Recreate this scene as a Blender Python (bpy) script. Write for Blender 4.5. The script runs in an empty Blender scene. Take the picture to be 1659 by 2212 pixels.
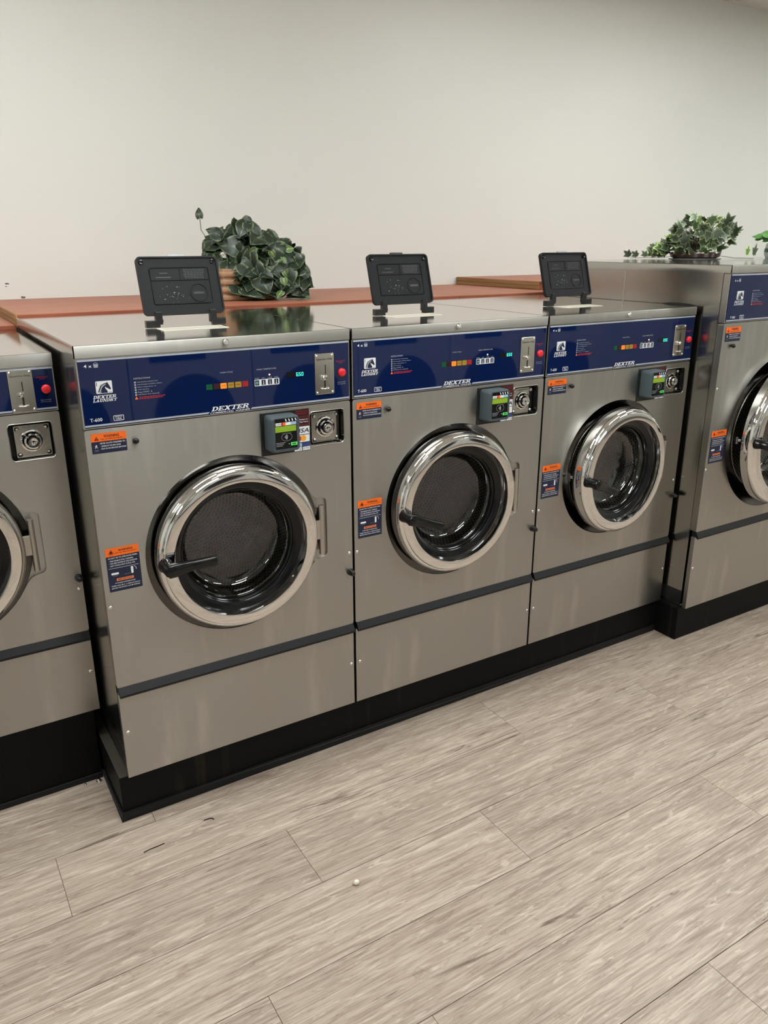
import bpy, bmesh, math, random
from mathutils import Vector, Matrix, noise

SC = bpy.context.scene
COL = SC.collection
PI = math.pi
R = random.Random(7)

# ------------------------------------------------------------------ camera
CAM = (-0.3586, -1.9988, 1.6099)
YAW, PITCH, ROLL, FPX = 0.5507, -0.3308, -0.0019, 1689.57
def camera():
    cd = bpy.data.cameras.new('camera'); co = bpy.data.objects.new('camera', cd); COL.objects.link(co)
    fwd = Vector((math.sin(YAW)*math.cos(PITCH), math.cos(YAW)*math.cos(PITCH), math.sin(PITCH)))
    right = Vector((math.cos(YAW), -math.sin(YAW), 0)); up = right.cross(fwd)
    r2 = math.cos(ROLL)*right + math.sin(ROLL)*up
    u2 = -math.sin(ROLL)*right + math.cos(ROLL)*up
    m = Matrix((r2, u2, -fwd)).transposed().to_4x4(); m.translation = CAM
    co.matrix_world = m
    cd.sensor_fit = 'HORIZONTAL'; cd.sensor_width = 36.0; cd.lens = FPX/1659*36.0
    cd.clip_start = 0.02
    SC.camera = co
camera()

# ------------------------------------------------------------------ world, exposure
w = bpy.data.worlds.new('world'); SC.world = w; w.use_nodes = True
w.node_tree.nodes['Background'].inputs[0].default_value = (0.5, 0.52, 0.55, 1)
w.node_tree.nodes['Background'].inputs[1].default_value = 0.05
SC.view_settings.view_transform = 'Standard'; SC.view_settings.look = 'None'
SC.view_settings.gamma = 1.0; SC.view_settings.use_curve_mapping = False
SC.view_settings.exposure = 0.0
SC.cycles.use_denoising = True
SC.cycles.max_bounces = 6; SC.cycles.diffuse_bounces = 3; SC.cycles.glossy_bounces = 4; SC.cycles.transparent_max_bounces = 8; SC.cycles.use_adaptive_sampling = True; SC.cycles.adaptive_threshold = 0.05
SC.cycles.sample_clamp_indirect = 4.0

# ceiling lamps (drop-ceiling troffers, several unseen ones added to even the light): centre x, centre y
CEIL = 3.06
WALL_Y = 1.76
LAMPS = [(-2.7, 0.06), (0.9, -1.14), (3.3, 0.06), (-0.3, 0.06), (5.7, 0.06), (-2.7, -2.94), (0.9, -2.94), (3.3, -2.34), (5.7, -2.34)]  # wall highlights place two; some of the others added to brighten wall and room
LAMP_POWER = 21.2

# ------------------------------------------------------------------ material helpers
def srgb(*c):
    return tuple(((v/255)/12.92 if v/255 <= 0.04045 else ((v/255+0.055)/1.055)**2.4) for v in c) + (1,)

MATS = {}
def mat(name, col=(0.8, 0.8, 0.8, 1), metal=0.0, rough=0.5, spec=0.5, coat=0.0, emit=None, estr=1.0, ior=None):
    if name in MATS: return MATS[name]
    m = bpy.data.materials.new(name); m.use_nodes = True
    b = m.node_tree.nodes['Principled BSDF']
    b.inputs['Base Color'].default_value = col
    b.inputs['Metallic'].default_value = metal
    b.inputs['Roughness'].default_value = rough
    b.inputs['Specular IOR Level'].default_value = spec
    b.inputs['Coat Weight'].default_value = coat
    b.inputs['Coat Roughness'].default_value = 0.03
    if ior: b.inputs['IOR'].default_value = ior
    if emit:
        b.inputs['Emission Color'].default_value = emit
        b.inputs['Emission Strength'].default_value = estr
    MATS[name] = m
    return m

class NT:
    def __init__(s, m):
        s.t = m.node_tree; s.b = s.t.nodes['Principled BSDF']
    def n(s, kind, **kw):
        nd = s.t.nodes.new(kind)
        for k, v in kw.items():
            if k.startswith('i_'):
                key = k[2:]
                key = int(key) if key.isdigit() else key.replace('_', ' ')
                nd.inputs[key].default_value = v
            else: setattr(nd, k, v)
        return nd
    def l(s, a, ao, b, bi): s.t.links.new(a.outputs[ao], b.inputs[bi])
    def ramp(s, pts):
        nd = s.t.nodes.new('ShaderNodeValToRGB'); e = nd.color_ramp.elements
        while len(e) < len(pts): e.new(0.5)
        for el, (p, c) in zip(e, pts): el.position = p; el.color = c
        return nd

def steel(name, col, rough, grain_axis='x', aniso=0.0, bump=0.02, stain=0.0):
    m = mat(name, col, 1.0, rough); q = NT(m)
    tc = q.n('ShaderNodeTexCoord')
    sc = {'x': (1.5, 60, 500), 'y': (60, 1.5, 500), 'top': (400, 1.2, 60), 'z': (500, 500, 2)}[grain_axis]
    mp = q.n('ShaderNodeMapping'); mp.inputs['Scale'].default_value = sc
    no = q.n('ShaderNodeTexNoise', i_Scale=1.0, i_Detail=3.0)
    q.l(tc, 'Object', mp, 0); q.l(mp, 0, no, 0)
    bp = q.n('ShaderNodeBump', i_Strength=bump, i_Distance=0.002)
    q.l(no, 0, bp, 'Height'); q.l(bp, 0, q.b, 'Normal')
    n2 = q.n('ShaderNodeTexNoise', i_Scale=3.0, i_Detail=2.0); q.l(tc, 'Object', n2, 0)
    mr = q.n('ShaderNodeMapRange', i_3=rough*0.85, i_4=rough*1.2); q.l(n2, 0, mr, 0); q.l(mr, 0, q.b, 'Roughness')
    if stain:
        mp3 = q.n('ShaderNodeMapping'); mp3.inputs['Scale'].default_value = (14, 3, 2.2)
        n3 = q.n('ShaderNodeTexNoise', i_Scale=1.0, i_Detail=5.0); q.l(tc, 'Object', mp3, 0); q.l(mp3, 0, n3, 0)
        rp = q.ramp([(0.55, (0, 0, 0, 1)), (0.75, (1, 1, 1, 1))]); q.l(n3, 0, rp, 0)
        mx = q.n('ShaderNodeMix', data_type='RGBA'); mx.inputs[6].default_value = col
        mx.inputs[7].default_value = tuple(min(1, c*(1+stain)) for c in col[:3]) + (1,)
        q.l(rp, 0, mx, 0); q.l(mx, 2, q.b, 'Base Color')
    if aniso:
        q.b.inputs['Anisotropic'].default_value = aniso; q.b.inputs['Anisotropic Rotation'].default_value = 0.25
        tg = q.n('ShaderNodeTangent', direction_type='RADIAL', axis='Z'); q.l(tg, 0, q.b, 'Tangent')
    return m

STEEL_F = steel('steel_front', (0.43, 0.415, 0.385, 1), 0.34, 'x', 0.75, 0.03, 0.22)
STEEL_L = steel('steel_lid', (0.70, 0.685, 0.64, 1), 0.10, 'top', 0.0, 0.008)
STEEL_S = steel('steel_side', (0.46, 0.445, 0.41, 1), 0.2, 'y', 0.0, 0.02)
DISH = mat('dark_dish', (0.13, 0.125, 0.12, 1), 1.0, 0.2)
STEEL_P = mat('steel_plate', (0.72, 0.68, 0.6, 1), 1.0, 0.16)
CHROME = mat('chrome', (0.83, 0.82, 0.8, 1), 1.0, 0.04)
HINGE = mat('hinge_steel', (0.55, 0.53, 0.49, 1), 1.0, 0.28)
NAVY = mat('navy_gloss', (0.0028, 0.011, 0.062, 1), 0.0, 0.018, 0.5)
SILVER = mat('silver_line', (0.52, 0.56, 0.62, 1), 0.3, 0.35)
WHITE = mat('white_print', (0.8, 0.82, 0.84, 1), 0.0, 0.4)
REDP = mat('red_print', (0.42, 0.02, 0.03, 1), 0.0, 0.4)
REDB = mat('red_button', (0.75, 0.02, 0.03, 1), 0.0, 0.25)
ORANGE = mat('orange_label', (0.95, 0.16, 0.01, 1), 0.0, 0.4)
NAVYL = mat('navy_label', (0.007, 0.013, 0.045, 1), 0.0, 0.4)
BLACKP = mat('black_print', (0.012, 0.01, 0.012, 1), 0.0, 0.4)
BLACK = mat('black_plastic', (0.012, 0.012, 0.013, 1), 0.0, 0.32)
BLACKG = mat('black_gloss', (0.006, 0.006, 0.0065, 1), 0.0, 0.14, 0.35)
RUBBER = mat('black_rubber', (0.01, 0.01, 0.011, 1), 0.0, 0.3)
FLAP = mat('flap_plastic', (0.0075, 0.008, 0.009, 1), 0.0, 0.48, 0.2)
FLAPD = mat('flap_recess_ink', (0.008, 0.008, 0.009, 1), 0.0, 0.35)
STRIPM = mat('strip_plastic', (0.010, 0.0105, 0.012, 1), 0.0, 0.42, 0.3)
DARKIN = mat('dark_inside', (0.01, 0.01, 0.01, 1), 0.0, 0.6)
CREAM = mat('cream_plastic', (0.75, 0.72, 0.62, 1), 0.0, 0.35)
GREYP = mat('grey_reader', (0.062, 0.080, 0.090, 1), 0.0, 0.42, 0.35)
LCD = mat('lcd_green', (0.17, 0.28, 0.015, 1), 0.0, 0.3, emit=(0.25, 0.42, 0.02, 1), estr=0.3)
GREENB = mat('green_button', (0.08, 0.6, 0.1, 1), 0.0, 0.4, emit=(0.05, 0.6, 0.1, 1), estr=0.35)
DIGIT = mat('digit_glow', (0.02, 0.3, 0.25, 1), 0.0, 0.4, emit=(0.05, 0.95, 0.75, 1), estr=1.6)
LEDO = mat('led_glow', (0.9, 0.4, 0.2, 1), 0.0, 0.4, emit=(1.0, 0.45, 0.2, 1), estr=2.5)
L_GRN = mat('cycle_green', (0.0, 0.085, 0.028, 1), 0.0, 0.3)
L_MAR = mat('cycle_maroon', (0.035, 0.006, 0.008, 1), 0.0, 0.3)
L_ORG = mat('cycle_orange', (0.9, 0.25, 0.02, 1), 0.0, 0.3, emit=(1.0, 0.22, 0.01, 1), estr=0.45)
L_YEL = mat('cycle_yellow', (0.45, 0.25, 0.02, 1), 0.0, 0.3)
L_RED = mat('cycle_red', (0.38, 0.012, 0.015, 1), 0.0, 0.3)
PALEB = mat('pale_blue', (0.35, 0.5, 0.75, 1), 0.0, 0.4)
MIDB = mat('mid_blue', (0.03, 0.05, 0.22, 1), 0.0, 0.4)
MCRED = mat('card_red', (0.6, 0.01, 0.01, 1), 0.0, 0.4)
MCYEL = mat('card_yellow', (0.9, 0.42, 0.02, 1), 0.0, 0.4)
MAROON = mat('maroon_label', (0.035, 0.006, 0.007, 1), 0.0, 0.35)
GREYT = mat('grey_print', (0.22, 0.23, 0.25, 1), 0.0, 0.4)
DIMW = mat('dim_white_print', (0.36, 0.38, 0.43, 1), 0.0, 0.4)

def glass_mat():
    m = bpy.data.materials.new('door_glass'); m.use_nodes = True
    t = m.node_tree; t.nodes.clear()
    o = t.nodes.new('ShaderNodeOutputMaterial'); mx = t.nodes.new('ShaderNodeMixShader')
    fr = t.nodes.new('ShaderNodeFresnel'); fr.inputs[0].default_value = 1.8
    tr = t.nodes.new('ShaderNodeBsdfTransparent'); tr.inputs[0].default_value = (0.72, 0.71, 0.69, 1)
    gl = t.nodes.new('ShaderNodeBsdfGlossy'); gl.inputs[0].default_value = (1, 1, 1, 1); gl.inputs[1].default_value = 0.02
    t.links.new(fr.outputs[0], mx.inputs[0]); t.links.new(tr.outputs[0], mx.inputs[1]); t.links.new(gl.outputs[0], mx.inputs[2])
    t.links.new(mx.outputs[0], o.inputs[0])
    return m
GLASS = glass_mat()

def drum_mat():
    m = mat('perforated_drum', (0.6, 0.57, 0.5, 1), 0.6, 0.42); q = NT(m)
    uv = q.n('ShaderNodeUVMap'); sp = q.n('ShaderNodeSeparateXYZ'); q.l(uv, 0, sp, 0)
    def mth(op, a, b=None):
        nd = q.n('ShaderNodeMath', operation=op)
        for i, v in enumerate((a, b)):
            if v is None: continue
            if isinstance(v, (int, float)): nd.inputs[i].default_value = v
            else: q.l(v, 0, nd, i)
        return nd
    class O:  # output picker
        pass
    u = q.n('ShaderNodeMath', operation='MULTIPLY', i_1=1/0.0135); q.l(sp, 0, u, 0)
    v = q.n('ShaderNodeMath', operation='MULTIPLY', i_1=1/0.0117); q.l(sp, 1, v, 0)
    row = mth('FLOOR', v); half = mth('MULTIPLY', mth('MODULO', row, 2.0), 0.5)
    fu = mth('SUBTRACT', mth('FRACT', mth('ADD', u, half)), 0.5)
    fv = mth('SUBTRACT', mth('FRACT', v), 0.5)
    d2 = mth('ADD', mth('MULTIPLY', fu, fu), mth('MULTIPLY', fv, fv))
    rp = q.ramp([(0.075, (0.015, 0.014, 0.012, 1)), (0.10, (0.42, 0.40, 0.35, 1))]); q.l(d2, 0, rp, 0)
    q.l(rp, 0, q.b, 'Base Color')
    return m
DRUM = drum_mat()

# ------------------------------------------------------------------ mesh helpers
class MB:
    """collects faces, builds one mesh"""
    def __init__(s): s.v = []; s.f = []; s.mi = []; s.uv = {}
    def add(s, verts, faces, mi=0):
        o = len(s.v); s.v += [tuple(p) for p in verts]
        for f in faces: s.f.append(tuple(i+o for i in f)); s.mi.append(mi)
        return s
    def box(s, x0, x1, y0, y1, z0, z1, mi=0):
        v = [(x0,y0,z0),(x1,y0,z0),(x1,y1,z0),(x0,y1,z0),(x0,y0,z1),(x1,y0,z1),(x1,y1,z1),(x0,y1,z1)]
        return s.add(v, [(0,3,2,1),(4,5,6,7),(0,1,5,4),(1,2,6,5),(2,3,7,6),(3,0,4,7)], mi)
    def rect(s, x0, x1, z0, z1, y=0, mi=0):
        return s.add([(x0,y,z0),(x1,y,z0),(x1,y,z1),(x0,y,z1)], [(0,1,2,3)], mi)
    def poly(s, pts, y=0, mi=0):
        return s.add([(a,y,b) for a,b in pts], [tuple(range(len(pts)))], mi)
    def prism(s, pts, y0, y1, mi=0):
        """pts ccw in (x,z) seen from the front; y0 front, y1 back"""
        n = len(pts)
        s.add([(a,y0,b) for a,b in pts]+[(a,y1,b) for a,b in pts],
              [tuple(range(n)), tuple(range(2*n-1, n-1, -1))] + [(i, i+n, (i+1)%n+n, (i+1)%n) for i in range(n)], mi)
        return s
    def lathe(s, prof, cx=0, cz=0, n=64, mi=0, uv=False):
        """prof [(r,y)] revolved about the y axis through (cx,cz)"""
        o = len(s.v); m = len(prof)
        for i in range(n):
            a = 2*PI*i/n
            for r, y in prof: s.v.append((cx+r*math.cos(a), y, cz+r*math.sin(a)))
        arc = [0]
        for j in range(1, m): arc.append(arc[-1]+math.hypot(prof[j][0]-prof[j-1][0], prof[j][1]-prof[j-1][1]))
        for i in range(n):
            k = (i+1) % n
            for j in range(m-1):
                f = (o+i*m+j, o+i*m+j+1, o+k*m+j+1, o+k*m+j)
                if uv:
                    rr = max(prof[j][0], prof[j+1][0])
                    s.uv[len(s.f)] = [(2*PI*rr*i/n, arc[j]), (2*PI*rr*i/n, arc[j+1]), (2*PI*rr*(i+1)/n, arc[j+1]), (2*PI*rr*(i+1)/n, arc[j])]
                s.f.append(f); s.mi.append(mi)
        return s
    def tube(s, pts, rad, n=8, mi=0, cap=True):
        o = len(s.v); P = [Vector(p) for p in pts]; rads = rad if isinstance(rad, (list, tuple)) else [rad]*len(P)
        up = Vector((0, 0, 1))
        for i, p in enumerate(P):
            t = (P[min(i+1, len(P)-1)]-P[max(i-1, 0)]).normalized()
            a = t.cross(up); a = a.normalized() if a.length > 1e-4 else Vector((1, 0, 0))
            b = a.cross(t).normalized()
            for k in range(n):
                th = 2*PI*k/n; s.v.append(tuple(p+(a*math.cos(th)+b*math.sin(th))*rads[i]))
        for i in range(len(P)-1):
            for k in range(n):
                s.f.append((o+i*n+k, o+i*n+(k+1)%n, o+(i+1)*n+(k+1)%n, o+(i+1)*n+k)); s.mi.append(mi)
        if cap:
            s.f.append(tuple(o+k for k in range(n-1, -1, -1))); s.mi.append(mi)
            s.f.append(tuple(o+(len(P)-1)*n+k for k in range(n))); s.mi.append(mi)
        return s
    def mesh(s, name, mats, smooth=None, bevel=0, bseg=2):
        me = bpy.data.meshes.new(name); me.from_pydata(s.v, [], s.f)
        for m in (mats if isinstance(mats, (list, tuple)) else [mats]): me.materials.append(m)
        me.polygons.foreach_set('material_index', s.mi)
        if s.uv:
            ul = me.uv_layers.new(name='UVMap')
            for pi, cs in s.uv.items():
                for li, c in zip(me.polygons[pi].loop_indices, cs): ul.data[li].uv = c
        if bevel:
            bm = bmesh.new(); bm.from_mesh(me); bmesh.ops.remove_doubles(bm, verts=bm.verts, dist=1e-6)
            es = [e for e in bm.edges if len(e.link_faces) == 2 and e.calc_face_angle(0) > 0.6]
            bmesh.ops.bevel(bm, geom=es, offset=bevel, segments=bseg, affect='EDGES', profile=0.5, clamp_overlap=True)
            bm.to_mesh(me); bm.free()
        if smooth:
            me.shade_smooth(); me.set_sharp_from_angle(angle=math.radians(smooth))
        me.update()
        return me

def rrect(x0, x1, z0, z1, r, n=5):
    pts = []
    for cx, cz, a0 in ((x1-r, z0+r, -PI/2), (x1-r, z1-r, 0), (x0+r, z1-r, PI/2), (x0+r, z0+r, PI)):
        for i in range(n+1):
            a = a0+PI/2*i/n; pts.append((cx+r*math.cos(a), cz+r*math.sin(a)))
    return pts
def circle(cx, cz, r, n=24): return [(cx+r*math.cos(2*PI*i/n), cz+r*math.sin(2*PI*i/n)) for i in range(n)]

CACHE = {}
def obj(name, me, parent=None, loc=None, rot=None):
    o = bpy.data.objects.new(name, me); COL.objects.link(o)
    if parent: o.parent = parent
    if loc: o.location = loc
    if rot: o.rotation_euler = rot
    return o
def cached(key, fn):
    if key not in CACHE: CACHE[key] = fn()
    return CACHE[key]
def empty(name, loc=(0, 0, 0), rotz=0):
    o = bpy.data.objects.new(name, None); COL.objects.link(o); o.location = loc; o.rotation_euler = (0, 0, rotz)
    o.empty_display_size = 0.1
    return o
def tag(o, label, cat, group=None):
    o['label'] = label; o['category'] = cat
    if group: o['group'] = group
    return o
def struct(o): o['kind'] = 'structure'; return o

def fill_loops(loops, y, flip=False):
    """planar region bounded by loops [(x,z)...]; first is outer, the others holes -> verts, tris"""
    from mathutils.geometry import delaunay_2d_cdt
    vs = []; es = []; faces = []
    for lp in loops:
        o = len(vs); n = len(lp)
        vs += [Vector(p) for p in lp]; es += [(o+i, o+(i+1) % n) for i in range(n)]
        faces.append([o+i for i in range(n)])
    # outer ccw, holes cw ; output type 2 keeps what lies inside the constraints
    rv, _, rf, _, _, _ = delaunay_2d_cdt(vs, es, [], 0, 1e-7)
    def inside(p, lp):
        c = False; n = len(lp); j = n-1
        for i in range(n):
            if (lp[i][1] > p[1]) != (lp[j][1] > p[1]) and p[0] < (lp[j][0]-lp[i][0])*(p[1]-lp[i][1])/(lp[j][1]-lp[i][1])+lp[i][0]: c = not c
            j = i
        return c
    out = []
    for f in rf:
        g = sum((rv[i] for i in f), Vector((0, 0)))/len(f)
        if inside(g, loops[0]) and not any(inside(g, h) for h in loops[1:]):
            a, b, c = (rv[i] for i in f[:3])
            ccw = (b-a).cross(c-a) > 0
            out.append(tuple(f) if ccw != flip else tuple(reversed(f)))
    return [(p[0], y, p[1]) for p in rv], out

# ------------------------------------------------------------------ lettering (flat print)
FONT = {}
def glyphs(s, bold=0.0):
    k = (s, bold)
    if k in FONT: return FONT[k]
    cu = bpy.data.curves.new('lettering', 'FONT'); cu.body = s; cu.size = 1; cu.resolution_u = 2; cu.offset = bold
    o = bpy.data.objects.new('lettering', cu); COL.objects.link(o)
    dg = bpy.context.evaluated_depsgraph_get()
    me = bpy.data.meshes.new_from_object(o.evaluated_get(dg))
    v = [(p.co.x, p.co.y) for p in me.vertices]; f = [tuple(p.vertices) for p in me.polygons]
    bpy.data.objects.remove(o); bpy.data.curves.remove(cu); bpy.data.meshes.remove(me)
    FONT[k] = (v, f)
    return FONT[k]
def put_poly2(mb, polys, box, y, mi, shear=0.0):
    xs = [p[0]+shear*p[1] for q in polys for p in q]; zs = [p[1] for q in polys for p in q]
    x0, x1, z0, z1 = box; sx = (x1-x0)/(max(xs)-min(xs)); sz = (z1-z0)/(max(zs)-min(zs))
    for q in polys:
        pts = [(x0+(a+shear*b-min(xs))*sx, z0+(b-min(zs))*sz) for a, b in q]
        ar = sum(pts[i][0]*pts[(i+1) % len(pts)][1]-pts[(i+1) % len(pts)][0]*pts[i][1] for i in range(len(pts)))
        mb.poly(pts if ar > 0 else pts[::-1], y, mi)
def text(mb, s, box, y=0, mi=0, shear=0.0, bold=0.0):
    v, f = glyphs(s, bold)
    xs = [a+shear*b for a, b in v]; zs = [b for a, b in v]
    x0, x1, z0, z1 = box; sx = (x1-x0)/(max(xs)-min(xs)); sz = (z1-z0)/(max(zs)-min(zs))
    pts = [(x0+(a+shear*b-min(xs))*sx, y, z0+(b-min(zs))*sz) for a, b in v]
    fs = []
    for q in f:
        a, b, c = (pts[i] for i in q[:3])
        fs.append(q if (b[0]-a[0])*(c[2]-a[2])-(b[2]-a[2])*(c[0]-a[0]) > 0 else tuple(reversed(q)))
    mb.add(pts, fs, mi)
def arc(cx, cy, rx, ry, a0, a1, n=10): return [(cx+rx*math.cos(a0+(a1-a0)*i/n), cy+ry*math.sin(a0+(a1-a0)*i/n)) for i in range(n+1)]
def band(outer, inner):
    return [[outer[i], outer[i+1], inner[i+1], inner[i]] for i in range(len(outer)-1)]
def rc(x0, y0, x1, y1): return [(x0, y0), (x1, y0), (x1, y1), (x0, y1)]
def slab(ch):
    """slab-serif capitals 10 units high"""
    H = PI/2
    if ch == 'D': return 9.2, [rc(1, 0, 3.3, 10), rc(0, 0, 4, 1.3), rc(0, 8.7, 4, 10)]+band(arc(4, 5, 5.2, 5, H, -H), arc(4, 5, 2.8, 3.7, H, -H))
    if ch == 'E': return 8.2, [rc(1, 0, 3.3, 10), rc(0, 0, 8, 1.4), rc(0, 8.6, 8, 10), rc(3, 4.3, 5.6, 5.7), rc(5, 3.2, 5.9, 6.8), rc(7, 0, 8, 3.2), rc(7, 6.8, 8, 10)]
    if ch == 'X': return 10, [[(1, 0.8), (3.4, 0.8), (9.2, 9.2), (6.8, 9.2)], [(6.4, 0.8), (9.2, 0.8), (3.6, 9.2), (0.8, 9.2)], rc(0, 0, 4, 1.2), rc(5.8, 0, 10, 1.2), rc(0, 8.8, 4.4, 10), rc(6, 8.8, 10, 10)]
    if ch == 'T': return 8.8, [rc(3.3, 0, 5.6, 10), rc(2, 0, 6.9, 1.3), rc(0, 8.6, 8.8, 10), rc(0, 6.6, 1, 10), rc(7.8, 6.6, 8.8, 10)]
    if ch == 'R': return 9.6, [rc(1, 0, 3.3, 10), rc(0, 0, 4.3, 1.3), rc(0, 8.7, 4.5, 10), rc(3, 4.2, 4.6, 5.4)]+band(arc(4.5, 7.1, 4, 2.9, H, -H), arc(4.5, 7.1, 1.9, 1.7, H, -H))+[[(4.3, 4.8), (6.6, 0), (9.6, 0), (9.6, 1.3), (8.4, 1.3), (6.8, 4.8)]]
    if ch == 'L': return 8, [rc(1, 0, 3.3, 10), rc(0, 0, 7.6, 1.4), rc(0, 8.7, 4.3, 10), rc(6.6, 0, 7.6, 3.6)]
    if ch == 'A': return 10, [[(0.9, 1), (2.5, 1), (5.6, 10), (3.8, 10)], [(6.2, 1), (8.8, 1), (5.8, 10), (4, 10)], rc(2.4, 2.9, 7, 4.2), rc(0, 0, 3.4, 1.2), rc(5.2, 0, 9.8, 1.2)]
    if ch == 'U': return 9.4, [rc(1, 3.5, 3.3, 10), rc(6.6, 3.5, 8, 10), rc(0, 8.8, 4.2, 10), rc(5.6, 8.8, 9.2, 10)]+band(arc(4.5, 3.6, 3.5, 3.6, PI, 2*PI), arc(4.9, 3.6, 1.7, 2.2, PI, 2*PI))
    if ch == 'N': return 10.4, [rc(1, 0, 2.5, 10), rc(7.8, 0, 9.2, 10), [(7.3, 0), (9.2, 0), (3.4, 10), (1, 10)], rc(0, 0, 3.6, 1.2), rc(0, 8.8, 3.2, 10), rc(6.6, 8.8, 10.2, 10)]
    if ch == 'Y': return 9.6, [rc(3.8, 0, 6, 5), [(3.8, 4.6), (6, 4.6), (9, 9.2), (7.2, 9.2)], [(3.8, 4.6), (6, 4.6), (3.2, 9.2), (0.8, 9.2)], rc(2.6, 0, 7.2, 1.2), rc(0, 8.8, 4, 10), rc(6, 8.8, 9.6, 10)]
def slab_text(mb, s, box, y, mi, shear=0.28):
    x = 0; polys = []
    for ch in s:
        w_, ps = slab(ch)
        for q in ps: polys.append([(a+x, b) for a, b in q])
        x += w_+0.5
    put_poly2(mb, polys, box, y, mi, shear)

# ------------------------------------------------------------------ washer
PW = 0.752
def door_hole(cx, cz, k, n=72):
    """door recess outline: a circle with the hinge pocket on its right, ccw"""
    Rr = 0.261
    pts = []
    a0, a1 = math.radians(30), math.radians(330)
    for i in range(n+1):
        a = a0+(a1-a0)*i/n; pts.append((Rr*math.cos(a), Rr*math.sin(a)))
    def bez(p, c, q, m):
        return [((1-t)**2*p[0]+2*t*(1-t)*c[0]+t*t*q[0], (1-t)**2*p[1]+2*t*(1-t)*c[1]+t*t*q[1]) for t in [i/m for i in range(1, m+1)]]
    p = pts[-1]
    pts += bez(p, (0.243, -0.102), (0.262, -0.101), 5)
    pts += [(0.272, -0.099)]+bez((0.272, -0.099), (0.289, -0.096), (0.289, -0.080), 4)
    pts += [(0.289, 0.075)]+bez((0.289, 0.075), (0.289, 0.092), (0.272, 0.093), 4)
    pts += [(0.262, 0.094)]+bez((0.262, 0.094), (0.243, 0.094), pts[0], 5)[:-1]
    return [(cx+k*a, cz+k*b) for a, b in pts]

def curve_grid(mb, x0, x1, y0, y1, z, n=1):
    mb.add([(x0, y0, z), (x1, y0, z), (x1, y1, z), (x0, y1, z)], [(0, 1, 2, 3)])

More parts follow.
